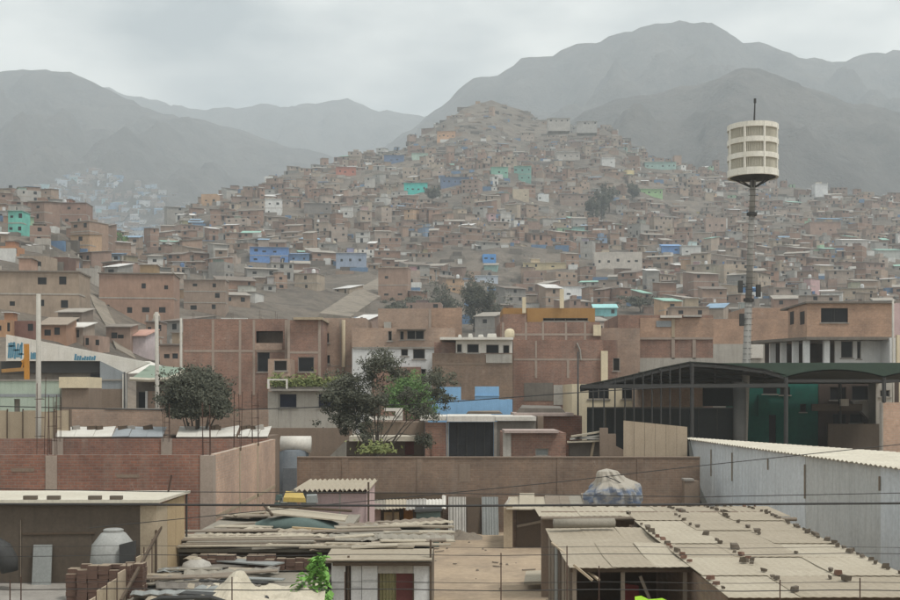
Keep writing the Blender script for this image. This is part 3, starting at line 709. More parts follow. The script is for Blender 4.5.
for h in big:
    hill_house('hillside_house', (h['x'], h['y'], h['z']), rh.gauss(0, 0.38), h['w'], h['dp'], h['hs'], h['wins'], h['wc'], h['rc'], h['roof'], h['label'], 'houses on the hillside', rh)

def mass_house(mb, x, y, z, w, dp, hs, wins, wc, rc, roof, yaw):
    c, s = math.cos(yaw), math.sin(yaw); q = MB(); H = sum(hs)
    k = rh.uniform(0.85, 1.12); wc = tuple(v*k for v in wc)
    q.box(-w/2, w/2, 0, dp, -4, H, c4(wc))
    if roof == 'lean':
        dz = rh.uniform(0.5, 1.6); q.prism([(-w/2+0.01, 0.01, H-0.06), (-w/2+0.01, dp, H-0.06), (-w/2+0.01, dp, H+dz*0.94)], (w-0.02, 0, 0), c4(wc))
        q.hexa([(-w/2-0.3,-0.4,H+0.01),(w/2+0.3,-0.4,H+0.01),(w/2+0.3,dp+0.2,H+dz),(-w/2-0.3,dp+0.2,H+dz),(-w/2-0.3,-0.4,H+0.1),(w/2+0.3,-0.4,H+0.1),(w/2+0.3,dp+0.2,H+dz+0.1),(-w/2-0.3,dp+0.2,H+dz+0.1)], c4(rc))
    else:
        q.box(-w/2-0.1, w/2+0.1, -0.15, dp+0.1, H, H+0.2, c4(rc))
        if rh.random() < 0.5: q.box(w*0.3, w*0.42, 0.3, 0.9, H+0.2, H+1.1, rh.choice([(0.6,0.6,0.6,1), (0.05,0.05,0.06,1), (0.12,0.2,0.36,1), (0.3,0.27,0.24,1)]))
        if rh.random() < 0.4: q.box(-w*0.1, w*0.3, dp*0.3, dp*0.8, H+0.2, H+rh.uniform(1.2, 2.3), c4(wc))
    for (x0, z0, x1, z1, d) in wins: q.box(x0, x1, -0.03, 0.1, z0, z1, (0.03,0.03,0.033,1))
    mb.add([(x + px*c - py*s, y + px*s + py*c, z + pz) for px, py, pz in q.v], q.f); mb.c[-len(q.v):] = q.c
mass = MB()
for h in rest: mass_house(mass, h['x'], h['y'], h['z'], h['w'], h['dp'], h['hs'], h['wins'], h['wc'], h['rc'], h['roof'], rh.uniform(-0.4, 0.4))
# low rubble walls, sheds and terraces between the houses
for i in range(3200):
    px = rh.uniform(-20, 930); y = 130 + 740*rh.random()**0.8 
    x = WX(px, y); ry = interp(px, _px, [r[1] for r in RC])
    if y > ry: continue
    pg = HZ - (G(x, y) - H0) * F / y
    if (245 < px < 400 and 275 < pg < 325) or (px < 190 and 150 < y < 200) or (y < 190 and 395 < px < 510): continue
    w = rh.uniform(0.8, 6); h = rh.uniform(0.4, 2.0)
    if y < 160: w, h = w*0.3, h*0.35
    c = rh.choice([(0.17,0.15,0.13), (0.24,0.21,0.18), (0.30,0.22,0.17), (0.12,0.105,0.09), (0.40,0.37,0.33), (0.60,0.60,0.58), (0.12,0.2,0.32), (0.2,0.18,0.155)])
    z = G(x, y); mass.box(x-w/2, x+w/2, y, y + rh.uniform(0.4, 3), z - 1.5, z + h, c4(c))
for i in range(260):       # terraces and dry-stone walls round the bare summit
    px = rh.uniform(380, 640); py = rh.uniform(102, 160); y = ray_hit(px, py, 600)
    if not y: continue
    x = WX(px, y); z = G(x, y); w = rh.uniform(2, 11); c = rh.choice([(0.10,0.09,0.078), (0.15,0.13,0.11), (0.20,0.17,0.145), (0.26,0.2,0.16)])
    mass.box(x-w/2, x+w/2, y, y + rh.uniform(0.5, 3.5), z - 2, z + rh.uniform(0.2, 0.9), c4(c))
solo('hillside_house_mass', mass, M['tint_attr'], 'dense mass of small brick and tin houses high on the hillside', None, None, 'stuff', loc=(0,0,0), attr=True)

# far settlement at the foot of the left mountain
far = MB(); dg = bpy.context.evaluated_depsgraph_get()
mts = [o for o in scene.objects if o.name.startswith('mountain')]
dg.update()
lm_ = mts[2]
for i in range(460):
    px = rh.gauss(100, 55); py = rh.uniform(168, 246)
    if py < 168 + abs(px - 95) * 0.34: continue
    d = Vector(((px-450)/F, 1, (HZ-py)/F)); ok, p, n, fi = lm_.ray_cast(Vector((0,0,H0)), d.normalized())
    if not ok: continue
    c = rh.choice([(0.5,0.5,0.5), (0.42,0.46,0.5), (0.22,0.31,0.42), (0.34,0.41,0.48), (0.28,0.22,0.19), (0.27,0.23,0.2), (0.3,0.25,0.22), (0.3,0.44,0.46), (0.3,0.28,0.26), (0.25,0.21,0.185), (0.24,0.19,0.16), (0.27,0.2,0.165)])
    w = rh.uniform(6, 13); mass_house(far, p.x, p.y, p.z - 0.5, w, 6, [rh.uniform(3, 7)], [(-w*0.3, 1, -w*0.1, 2, 0), (w*0.1, 1, w*0.3, 2, 0)], c, rh.choice([(0.62,0.62,0.62), (0.3,0.45,0.6), (0.4,0.38,0.35)]), rh.choice(['lean', 'slab']), rh.uniform(-0.3, 0.3))
solo('far_house_mass', far, M['tint_attr'], 'faint bluish and white houses at the foot of the left mountain', None, None, 'stuff', loc=(0,0,0), attr=True)

# dirt ramp and steep path
def strip_on_ground(name, pts, wid, m, label, lift=0.25):
    vs = []; fs = []
    for i, (px, py) in enumerate(pts):
        y = ray_hit(px, py) or 200; x = WX(px, y); a = max(0, i-1); 
        vs += [(x - wid/2, y, G(x - wid/2, y) + lift), (x + wid/2, y, G(x + wid/2, y) + lift), (x - wid/2, y, G(x - wid/2, y) - 2), (x + wid/2, y, G(x + wid/2, y) - 2)]
    for i in range(len(pts) - 1):
        q = i*4; fs += [(q, q+1, q+5, q+4), (q, q+4, q+6, q+2), (q+1, q+3, q+7, q+5)]
    fs += [(0, 2, 3, 1)]
    mb = MB(); mb.add(vs, fs); solo(name, mb, m, label, None, None, 'structure', loc=(0,0,0))
M['path'] = dirtmat('path_soil', (0.29,0.25,0.20), (0.225,0.195,0.16), (0.16,0.14,0.115), 0.2, 0.5)
strip_on_ground('path', [(126, 356), (118, 340), (110, 325), (102, 312), (97, 300), (92, 292), (84, 287)], 2.6, M['path'], 'steep pale dirt path climbing beside the boxy brick house')
strip_on_ground('ramp', [(335, 322), (352, 310), (370, 297), (388, 284), (402, 274)], 7.0, M['path'], 'sloping dirt ramp leading up to the tall square brick house', 1.4)

# ------------------------------------------------------------------ trees
def tree(name, label, base, H, blobs, leafm, nleaf, ls, trunk_r, seed, group=None, limbs=5):
    """blobs: (dx, dy, dz, rx, rz) clumps relative to the base"""
    rr = random.Random(seed); t = thing(name, label, 'tree', base, group); bx, by, bz = base
    tb = MB(); top = (bx + blobs[0][0]*0.4, by, bz + H*0.72)
    tb.tube([(bx, by, bz - 0.5), (bx + 0.1*trunk_r*8, by, bz + H*0.3), top], trunk_r, 7, trunk_r*0.35)
    for b in blobs:
        k = rr.uniform(0.25, 0.6); p = Vector((bx + blobs[0][0]*0.4*k, by, bz + H*0.72*k)); e = Vector((bx + b[0], by + b[1], bz + b[2]))
        tb.tube([p, p.lerp(e, 0.5) + Vector((0, 0, 0.05*H)), e], trunk_r*0.38, 5, trunk_r*0.1)
    part('trunk', tb, M['bark'], t)
    cb = MB(); tot = sum(b[3]*b[3]*b[4] for b in blobs)
    for b in blobs:
        n = int(nleaf * b[3]*b[3]*b[4] / tot) + 10
        subs = [(rr.gauss(0, 0.55), rr.gauss(0, 0.55), rr.gauss(0, 0.55)) for _ in range(max(6, n // 40))]
        for i in range(n):
            s = rr.choice(subs); d = (s[0] + rr.gauss(0, 0.22), s[1] + rr.gauss(0, 0.22), s[2] + rr.gauss(0, 0.20))
            p = Vector((bx + b[0] + d[0]*b[3], by + b[1] + d[1]*b[3], bz + b[2] + d[2]*b[4]))
            u = Vector((rr.gauss(0,1), rr.gauss(0,1), rr.gauss(0,1))).normalized(); w = u.orthogonal().normalized(); L = ls * rr.uniform(0.6, 1.4)
            cb.add([p - u*L, p + w*L*0.45, p + u*L, p - w*L*0.45], [(0,1,2,3)])
    part('crown', cb, leafm, t)
    return t
def hill_tree(px, py, hpx, wpx, leafm, label, seed, nl=1500, group='trees on the hillside'):
    y = ray_hit(px, py) or 300; x = WX(px, y); z = WZ(py, y); H = hpx/F*y; r = wpx/F*y/2; rr = random.Random(seed)
    bl = [(rr.uniform(-0.5, 0.5)*r, rr.uniform(-0.5, 0.5)*r, H*rr.uniform(0.35, 0.85), r*rr.uniform(0.5, 0.8), H*rr.uniform(0.16, 0.3)) for _ in range(6)]
    tree('hillside_tree', label, (x, y, z), H, bl, leafm, nl, 0.0011*y, max(0.12, H*0.025), seed, group)
hill_tree(593, 226, 26, 14, M['leaf_dark'], 'dark tree lowest in the clump on the upper right slope', 1)
hill_tree(601, 222, 34, 15, M['leaf_dark'], 'tallest dark tree in the clump on the upper right slope', 2)
hill_tree(609, 214, 28, 14, M['leaf_dark'], 'dark tree at the right of the clump on the upper slope', 3)
hill_tree(113, 258, 24, 18, M['leaf_green'], 'round green tree above the low faded blue house on the left slope', 4)
hill_tree(632, 200, 15, 13, M['leaf_dark'], 'small dark bush-like tree left of the light green roof', 5)
hill_tree(432, 204, 16, 16, M['leaf_dark'], 'small dark tree right below the bright turquoise shack', 6)
hill_tree(640, 312, 16, 40, M['leaf_dark'], 'broad dark shrub mound above the long brick wall', 7)
hill_tree(420, 318, 30, 40, M['leaf_dark'], 'wide dark tree standing above the flat brick roof', 8)
hill_tree(398, 318, 17, 26, M['leaf_dark'], 'low dark tree at the left end of the row behind the flat brick roof', 9)
hill_tree(444, 320, 34, 32, M['leaf_dark'], 'dark tree in the middle of the row behind the flat brick roof', 10)
hill_tree(474, 332, 52, 24, M['leaf_dark'], 'tall slender dark tree left of the grey-green one behind the street', 11, 2200)
hill_tree(488, 334, 50, 26, M['leaf_dark'], 'tall grey-green tree just left of the ochre parapet', 12, 2200)

# ================================================================== middle distance: the street of brick buildings
def opening(t, d, x0, z0, x1, z1, kind, f, glass='glass_dark', frame='concrete'):
    if kind == 'void': return
    if kind == 'door':
        o = part('door', B(x0, x1, d + f*0.5, d + f*0.8, z0, z1), M[glass], t); return o
    w = part('window', B(x0, x1, d + f*0.55, d + f*0.8, z0, z1), M[glass], t)
    e = 0.05; fr = MB()
    fr.box(x0, x0+e, d+f*0.3, d+f*0.54, z0, z1); fr.box(x1-e, x1, d+f*0.3, d+f*0.54, z0, z1); fr.box(x0+e, x1-e, d+f*0.3, d+f*0.54, z1-e, z1); fr.box(x0+e, x1-e, d+f*0.3, d+f*0.54, z0, z0+e)
    n = max(1, round((x1-x0)/0.9))
    for i in range(1, n): xm = lerp(x0, x1, i/n); fr.box(xm-e/2, xm+e/2, d+f*0.3, d+f*0.54, z0+e, z1-e)
    part('frame', fr, M[frame], w)
    part('sill', B(x0-0.1, x1+0.1, d-0.07, d+f*0.29, z0-0.08, z0-0.003), M['concrete'], w)
    return w

def block(t, px0, px1, pyt, d, depth, m, holes=(), pyb=None, f=0.22, roof='concrete', wall='wall', recess=0.35, inset=0.0, frame='concrete', glass='glass_dark', zb=None):
    x0, x1, z1 = WX(px0, d), WX(px1, d), WZ(pyt, d)
    zb = zb if zb is not None else (WZ(pyb, d) if pyb is not None else G((x0+x1)/2, d) - 0.6)
    hs = [(WX(h[0], d), WZ(h[3], d), WX(h[2], d), WZ(h[1], d)) for h in holes]
    mb = wall_holes(MB(), x0, x1, zb, z1, d, d + f, hs)
    mb.box(x0, x0+f, d+f, d+depth, zb, z1); mb.box(x1-f, x1, d+f, d+depth, zb, z1); mb.box(x0+f, x1-f, d+depth-f, d+depth, zb, z1)
    w = part(wall, mb, M[m], t)
    if roof: part('roof', B(x0+f, x1-f, d+f, d+depth-f, z1-recess-0.2, z1-recess), M[roof], t)
    for h, q in zip(holes, hs):
        opening(t, d, *q, h[4] if len(h) > 4 else 'win', f, h[5] if len(h) > 5 else glass, frame)
    return w
def col_px(t, px, py0, py1, d, w=0.3, m='beam', proud=0.03):
    x = WX(px, d); w *= 0.72; part('column', B(x - w/2, x + w/2, d - proud, d + 0.15, WZ(py1, d), WZ(py0, d)), M[m], t)
def beam_px(t, px0, px1, py, d, h=0.25, m='beam', proud=0.02):
    z = WZ(py, d); h *= 0.72; part('beam', B(WX(px0, d), WX(px1, d), d - proud, d + 0.15, z - h/2, z + h/2), M[m], t)
def rebars(t, px, py0, py1, d, n=4, spread=0.14, r=0.012):
    x = WX(px, d); rr = random.Random(int(px*7 + py0))
    for i in range(n):
        dx = (-1 if i % 2 else 1) * spread/2; dy = (0.1 if i < 2 else 0.3)
        b = MB().tube([(x+dx, d+dy, WZ(py1, d)), (x+dx+rr.uniform(-0.04, 0.04), d+dy, WZ(py0, d) + rr.uniform(-0.15, 0.15))], r, 5)
        part('rebar', b, M['rebar'], t)
def root(name, label, px, d, cat='house', group=None): return thing(name, label, cat, (WX(px, d), d, G(WX(px, d), d)), group)

GR = 'buildings along the street'
# wide brick building on the left of the street
t = root('brick_building', 'wide three-storey brick building with recessed balcony behind the round dark tree', 255, 100, 'building', GR)
block(t, 183, 287, 319, 100, 9, 'brick_mid', [(256, 331, 283, 343, 'void'), (257, 352, 270, 372, 'win')])
beam_px(t, 184, 255, 351, 100); beam_px(t, 256, 287, 351, 100)
for px in (213, 240, 254, 286): col_px(t, px, 320, 395, 100, 0.28)
part('balcony_wall', B(WX(256,100), WX(283,100), 99.4, 99.55, WZ(350,100), WZ(343.5,100)), M['brick_light'], t)
part('back_wall', B(WX(256,100), WX(283,100), 101.5, 101.7, WZ(350,100), WZ(331,100)), M['mud_wall'], t)
for i, px in enumerate((193, 215, 232, 260, 276)): rebars(t, px, 312, 319, 100.0, 2)
t = root('brick_tower_house', 'narrow brick house block with a flat cap roof left of the cream downpipe', 305, 98, 'house', GR)
block(t, 287.5, 321, 320, 98, 8, 'brick_mid', [(298, 357, 314, 372, 'win')])
part('roof_cap', B(WX(294,98), WX(323,98), 97.5, 104, WZ(320,98), WZ(317.6,98)), M['wood_pale'], t)
beam_px(t, 288, 321, 352.5, 98); col_px(t, 288.7, 320, 395, 98); col_px(t, 319.5, 320, 395, 98)
t = root('brick_porch_house', 'low brick porch with barred opening in front of the balcony building', 280, 95, 'house', GR)
block(t, 268, 290, 359, 95, 3.5, 'brick_light', [(274, 360.5, 287, 371, 'win', 'void')], f=0.2)
t = root('brick_house', 'brick house with two small windows behind the cream downpipe', 340, 103, 'house', GR)
block(t, 320, 366, 318, 103, 8, 'brick_light', [(323, 333, 329, 343), (324, 355, 330, 364)])
col_px(t, 341, 319, 366, 103, 0.3)
part('downpipe', MB().tube([W(343.5, 367, 102.7), W(343.5, 320, 102.7)], 0.16, 8), M['plaster_cream'], t)
beam_px(t, 321, 366, 366, 103, 0.2)

# two-storey house with white ground floor
t = root('two_tone_house', 'two-storey house with brick top floor and white walls below, shuttered windows', 405, 98, 'house', GR)
block(t, 352, 455, 328, 98, 7, 'brick_light', [(388, 331, 392, 341, 'win', 'void'), (400, 331, 404, 340), (407, 330.5, 424, 339.5)], pyb=347.5, roof=None)
block(t, 352.2, 454.8, 348, 98.05, 6.8, 'plaster_white', [(401, 349, 408, 356), (413, 349, 425, 359), (421, 369, 426, 380)], roof=None, wall='white_wall')
part('awning', B(WX(397,98), WX(426,98), 97.4, 97.99, WZ(330.2,98), WZ(329.4,98)), M['concrete_dark'], t)
beam_px(t, 353, 455, 347.8, 98, 0.2, 'concrete', 0.06)
part('lower_wall', B(WX(372,98), WX(421,98), 97.6, 97.98, 0, WZ(367,98)), M['brick_mid'], t)
t = root('brick_house', 'large flat-roofed brick house with plain walls rising behind the two-tone house', 415, 106, 'house', GR)
block(t, 378, 431, 308.5, 106, 9, 'brick_light'); col_px(t, 430, 309, 350, 106)
block(t, 431.3, 462, 308, 106.1, 8.8, 'brick_warm', [(436, 331, 441, 336)], wall='side_wall'); beam_px(t, 431, 447, 330.5, 106, 0.2, proud=0.2)
part('satellite_dish', MB().lathe([(0.02, 0), (0.3, 0.06), (0.45, 0.16)], 12, WX(373,103), 103) if False else MB().prism([W(361.5 + 1.2*math.cos(a), 317 + 10*math.sin(a)*0 + y_, 105.5) for a, y_ in ((0, 0), (3.14, 0), (2.6, 12), (0.5, 12))], (0, 0.3, 0)), M['concrete'], t)
part('air_box', B(WX(384,105.3), WX(391,105.3), 105.2, 105.9, WZ(330,105.3), WZ(322,105.3)), M['plaster_grey'], t)

# brick house with white upper rooms
t = root('white_top_house', 'brick house with a white row of rooms and dark windows on top', 472, 92, 'house', GR)
block(t, 432.2, 513, 353, 92, 9, 'brick_brown', roof=None)
block(t, 456, 512.5, 340, 92.05, 7, 'whitewash', [(456.8, 344, 462, 352.5), (467, 344, 479, 353), (486, 344.5, 499, 354), (503, 345, 509.5, 354)], pyb=353, roof=None, wall='white_wall')
part('roof_slab', B(WX(440,92), WX(513,92), 91.4, 99.2, WZ(340,92), WZ(337.6,92)), M['whitewash'], t)
part('side_room', B(WX(434,92), WX(455.8,92), 92.6, 96, WZ(353,92), WZ(342,92)), M['brick_mid'], t)
part('apron_wall', B(WX(486,92), WX(512,92), 91.9, 91.99, WZ(363,92), WZ(354.5,92)), M['plaster_grey'], t)
beam_px(t, 433, 512, 364, 92, 0.2, 'mud_wall')
for i, (a, b, h) in enumerate(((468, 473, 4), (478, 484, 3), (487, 497, 4), (458, 462, 3))):
    o = solo('roof_clutter', MB().hexa([W(a,337.6,95), W(b,337.6,95), W(b,337.6,96), W(a,337.6,96), W(a+0.8,337.6-h,95), W(b-1.2,337.6-h+0.7,95), W(b-1,337.6-h,96), W(a+0.4,337.6-h,96)]), M['tin_white'],
        ['pale bundle nearest the dark trees on the white row house roof', 'low white crate in the middle of the white row house roof', 'wide cream box at the tank end of the white row house roof', 'small pale sack at the brick end of the white row house roof'][i], 'clutter', 'clutter on the white row house roof')
t = root('water_tank', 'round cream water tank on the roof edge beside the white row of rooms', 510, 93, 'tank')
part('body', MB().lathe([(0, WZ(338,93)), (0.32, WZ(338,93)), (0.38, WZ(336.5,93)), (0.38, WZ(331,93)), (0.28, WZ(329,93)), (0.12, WZ(328.3,93)), (0, WZ(328.3,93))], 16, WX(510,93), 93.6), M['plaster_cream'], t, smooth=True)
part('lid', MB().lathe([(0.13, WZ(328.4,93)), (0.13, WZ(327.6,93)), (0, WZ(327.5,93))], 12, WX(510,93), 93.6), M['concrete'], t)

# big brick wall house and the ochre-topped block
t = root('brick_wall_house', 'windowless brick house wall in panels framed by pale concrete beams', 558, 94, 'house', GR)
block(t, 513.3, 603, 340, 94, 10, 'brick_mid'); beam_px(t, 514, 601, 359.5, 94, 0.22)
for a in (536, 568): col_px(t, a, 359.5, 378, 94, 0.26)
col_px(t, 536, 341, 358, 94, 0.2)
part('patch', B(WX(524,94), WX(553,94), 93.97, 93.999, WZ(401,94), WZ(383,94)), M['concrete_dark'], t)
part('patch', B(WX(553.5,94), WX(574,94), 93.965, 93.999, WZ(405,94), WZ(385,94)), M['plaster_grey'], t)
part('conduit', MB().tube([W(577, 343, 93.9), W(580, 350, 93.9), W(581, 360, 93.9)], 0.07, 6), M['concrete'], t)
t = root('ochre_top_house', 'brick house with a long ochre parapet and slit opening', 548, 104, 'house', GR)
block(t, 500, 600, 322, 104, 8, 'brick_mid', roof=None); beam_px(t, 503, 593, 334.5, 104, 0.25)
for a in (503, 526, 543, 566, 585): col_px(t, a, 322.5, 340, 104, 0.25)
block(t, 527, 595, 308, 104.6, 6.5, 'ochre', [(543, 318, 588, 321, 'win', 'void')], pyb=322, roof=None, wall='ochre_wall', frame='concrete_dark')
block(t, 503, 526.8, 308, 104.9, 6, 'ochre', pyb=314, roof=None, wall='ochre_wall'); block(t, 503.2, 526.6, 314, 104.3, 6.2, 'brick_mid', pyb=322, roof=None, wall='brick_room')
part('chimney', B(WX(522.5,104), WX(526,104), 104.1, 104.4, WZ(313,104), WZ(297,104)), M['plaster_cream'], t)
part('chimney', B(WX(560,104), WX(564,104), 104.1, 104.4, WZ(308,104), WZ(289,104)), M['plaster_cream'], t)
part('cream_pillar', B(WX(593,104), WX(600.5,104), 103.6, 104.2, WZ(336,104), WZ(325,104)), M['plaster_cream'], t)
part('cream_pillar', B(WX(601,93.8), WX(607.5,93.8), 93.6, 94.2, WZ(385,93.8), WZ(351,93.8)), M['plaster_cream'], t)

# long brick wall on the right
t = root('brick_building', 'long reddish brick building with pale columns behind the dark canopy', 665, 110, 'building', GR)
block(t, 618, 713, 315, 110, 10, 'brick_mid', roof=None)
part('upper_face', B(WX(640,110), WX(713.4,110), 109.93, 109.99, WZ(338,110), WZ(318,110)), M['brick_warm'], t)
beam_px(t, 619, 713, 338.5, 110, 0.28, proud=0.12)
for a in (637, 673, 694): col_px(t, a, 338, 359, 110, 0.42, proud=0.1)
col_px(t, 673, 318, 338, 110, 0.4, 'wood_pale', 0.12)
part('lower_face', B(WX(619,110), WX(713,110), 109.9, 109.98, WZ(375,110), WZ(358,110)), M['plaster_grey'], t)
part('roof_sheet', B(WX(660,110), WX(681,110), 109.6, 112, WZ(318,110), WZ(315.6,110)), M['tin_white'], t); part('roof_sheet', B(WX(683,110), WX(701,110), 109.6, 112, WZ(317,110), WZ(315.4,110)), M['tin'], t)
part('blue_sheet', B(WX(656,110), WX(671,110), 109.86, 109.92, WZ(327,110), WZ(321,110)), M['grey_blue'], t)
t = root('brick_house', 'small brick house with cluttered roof between ochre parapet and long brick building', 612, 108, 'house', GR)
block(t, 600.5, 640, 328, 108.5, 6, 'brick_light', roof=None); block(t, 600.6, 617.5, 340, 106, 2.3, 'brick_mid', [(613, 358, 620, 371, 'win', 'void')], wall='brick_room')
t = root('tan_wall_house', 'plain tan brick house wall behind the tower pole', 745, 128, 'house', GR)
block(t, 712, 792, 319, 128, 8, 'brick_warm', [(720, 345, 728, 358, 'win', 'tank_white')], roof=None)
block(t, 745, 795, 308, 131, 8, 'brick_warm', roof=None, wall='rear_wall')
part('grey_wall', B(WX(713,127.8), WX(792,127.8), 127.7, 127.98, 1, WZ(344,127.8)), M['plaster_grey'], t)
part('white_panel', B(WX(752,127), WX(764,127), 127.4, 127.6, WZ(358,127), WZ(344,127)), M['tin_white'], t)

# corner house on the right with overhanging brick floor
d = 92; t = root('corner_house', 'corner house with overhanging brick upper floor above white columns', 840, d, 'house', GR)
x0, x1, xl = WX(807,d), WX(893,d), WX(788,d+6)
zt, zb, zg = WZ(303.5,d), WZ(337,d), -0.2
hs = [(WX(821,d), WZ(322.5,d), WX(848,d), WZ(308,d))]
mb = wall_holes(MB(), x0, x1, zb, zt, d, d+0.22, hs)
mb.prism([(x0,d,zb),(xl,d+6,WZ(344,d+6)),(xl,d+6,WZ(308.5,d+6)),(x0,d,zt)], (0.2,0.1,0)); mb.box(x1-0.22, x1, d+0.22, d+8, zb, zt)
part('upper_wall', mb, M['brick_warm'], t); opening(t, d, *hs[0], 'win', 0.22, 'glass_dark', 'steel_dark')
part('roof', MB().prism([(x0-0.15,d-0.2,zt),(x1+0.1,d-0.2,zt),(x1+0.1,d+8,zt),(xl-0.1,d+8,zt),(xl-0.15,d+6,zt)], (0,0,0.14)), M['concrete_dark'], t)
part('floor_slab', MB().prism([(x0-0.1,d-0.15,zb-0.22),(x1+0.1,d-0.15,zb-0.22),(x1+0.1,d+8,zb-0.22),(xl-3,d+8,zb-0.22),(xl-3,d+7,zb-0.22)], (0,0,0.22)), M['concrete_dark'], t)
for (a, b) in ((790, 794), (800, 804.5)):
    k = lambda p: d + 6*(807-p)/(807-788)
    part('window', MB().prism([W(a, 312, k(a)-0.1), W(b, 311, k(b)-0.1), W(b, 324, k(b)-0.1), W(a, 325, k(a)-0.1)], (0.05, 0.1, 0)), M['glass_dark'], t)
part('lower_wall', wall_holes(MB(), WX(835,d+1.6), WX(893,d+1.6), zg, zb-0.23, d+1.6, d+1.8, [(WX(841,d+1.6), WZ(358,d+1.6), WX(853,d+1.6), WZ(341,d+1.6)), (WX(857,d+1.6), WZ(359,d+1.6), WX(861,d+1.6), WZ(341,d+1.6))]), M['plaster_white'], t)
opening(t, d+1.6, WX(841,d+1.6), WZ(358,d+1.6), WX(853,d+1.6), WZ(341,d+1.6), 'win', 0.2); opening(t, d+1.6, WX(857,d+1.6), WZ(359,d+1.6), WX(861,d+1.6), WZ(341,d+1.6), 'win', 0.2)
part('rear_wall', B(WX(765,d+7), WX(836,d+7), d+6.9, d+7.1, zg, zb-0.23), M['dark_interior'], t)
for a in (773, 784, 796, 807, 827): 
    k = d + 0.4 + max(0, (807-a))*0.16; part('column', B(WX(a,k)-0.22, WX(a,k)+0.22, k, k+0.4, zg, zb-0.23), M['plaster_white'], t)
part('end_wall', B(WX(888,d), WX(899,d), d-0.4, d+5, zg, WZ(338,d)), M['plaster_white'], t)
part('side_post', B(WX(896,d-1), WX(899,d-1), d-1.2, d-0.9, zg, WZ(335,d-1)), M['plaster_cream'], t)
t = root('brick_house', 'brick house with pink front cut by the right picture edge', 910, 100, 'house', GR)
block(t, 893.5, 960, 303, 100, 8, 'pink', roof=None); 

# cream house and panels seen under the canopy
t = root('cream_house', 'cream house with two dark windows under the left canopy edge', 605, 86, 'house', GR)
block(t, 572, 640, 384, 86, 7, 'plaster_cream', [(588.5, 386, 609, 399), (622, 387, 634, 399), (637, 388, 639, 399, 'win')], frame='concrete_dark')
t = root('brick_house', 'low brick house front seen between the canopy posts', 672, 82, 'house', GR)
block(t, 641, 703.5, 378, 82, 5, 'brick_light', roof=None)

# blue stepped house and garage in front
t = root('blue_house', 'light blue painted house with a stepped parapet above the white slab', 474, 78, 'house', GR)
d = 78; zb = 0.2
part('wall', MB().prism([(WX(a,d), d, WZ(b,d)) for a, b in ((428,396),(437,396),(437,387),(461,387),(461,400),(475,400),(475,386.5),(499,386.5),(499,399.5),(512.5,399.5),(512.5,420))] + [(WX(512.5,d),d,zb),(WX(428,d),d,zb)], (0,0.25,0)), M['blue_paint'], t)
part('side_wall', B(WX(512.2,d)-0.2, WX(512.5,d), d+0.25, d+5, zb, WZ(399.5,d)), M['blue_paint'], t); part('roof', B(WX(428,d), WX(512,d)-0.2, d+0.25, d+5, WZ(403,d)-0.15, WZ(403,d)), M['concrete'], t)
part('cornice', B(WX(474.6,d), WX(499.4,d), d-0.06, d-0.002, WZ(395.5,d)-0.05, WZ(395.5,d)+0.04), M['blue_paint'], t)
part('roof_rubble', MB().hexa([W(466,414,74.5), W(503,414,74.5), W(503,414,77.5), W(466,414,77.5), W(468,411.5,74.5), W(500,412,74.5), W(499,410.5,77.5), W(470,411,77.5)]), M['wood_old'], t)
d = 66; t = root('garage', 'garage with a large black gate under a white concrete slab', 470, d, 'garage')
part('gate', MB().box(WX(449,d), WX(493.5,d), d+0.1, d+0.16, 0, WZ(422,d)), M['black_metal'], t)
for i in range(1, 5):
    a = lerp(449, 493.5, i/5); part('gate_rib', B(WX(a,d)-0.03, WX(a,d)+0.03, d+0.05, d+0.098, 0, WZ(422.3,d)), M['steel_dark'], t)
part('slab', B(WX(447,d), WX(494.5,d), d-0.35, d+6, WZ(421.6,d), WZ(416,d)), M['whitewash'], t)
part('slab', B(WX(495,d), WX(536,d), d-0.2, d+6, WZ(420.8,d), WZ(416.6,d)), M['tin_white'], t)
part('slab', B(WX(420,d), WX(446.5,d), d-0.2, d+6, WZ(420.5,d), WZ(416.3,d)), M['whitewash'], t)
part('pillar', B(WX(446.5,d), WX(448.8,d), d-0.05, d+0.25, 0, WZ(421.8,d)), M['concrete'], t); part('pillar', B(WX(493.8,d), WX(497,d), d-0.05, d+0.25, 0, WZ(421.8,d)), M['concrete'], t)
part('brick_infill', B(WX(425,d), WX(446.3,d), d, d+0.2, 0, WZ(422.5,d)), M['brick_mid'], t); part('red_infill', B(WX(432,d), WX(446,d), d-0.1, d-0.01, 0, WZ(443,d)), M['brick_red'], t)
part('grey_wall', B(WX(497.2,d), WX(536,d), d, d+0.2, 0, WZ(421,d)), M['concrete_dark'], t)
t = root('shed', 'small brick shed with pinkish slab roof just behind the yard wall', 535, 60.5, 'shed')
block(t, 503, 566, 433, 60.5, 4, 'brick_mid', [(535.5, 448.5, 548.5, 456, 'win', 'panel_grey')], roof=None, zb=0, frame='plaster_grey')
part('roof_slab', B(WX(504,60.5), WX(558,60.5), 60.1, 63, WZ(432.9,60.5), WZ(430.3,60.5)), M['slab_pink'], t); part('corner_post', B(WX(503,60.4), WX(511,60.4), 60.35, 60.49, 0, WZ(433,60.4)), M['plaster_grey'], t)
t = root('shed', 'low brick shed with rusty edge in front of the patched brick wall', 545, 70, 'shed')
block(t, 528, 582, 416, 70, 4, 'brick_red', roof=None, zb=0); part('roof', B(WX(514,70), WX(573,70), 69.6, 74, WZ(416,70), WZ(413,70)), M['slab_pink'], t)
part('roof_pile', MB().hexa([W(516,412.9,71), W(566,412.9,71), W(566,412.9,73.5), W(516,412.9,73.5), W(520,408,71), W(562,408.5,71), W(560,406,73.5), W(522,405,73.5)]), M['concrete_dark'], t)
part('side_block', B(WX(537,69), WX(543,69), 68.6, 69.4, 0, WZ(416,69)), M['mud_wall'], t)
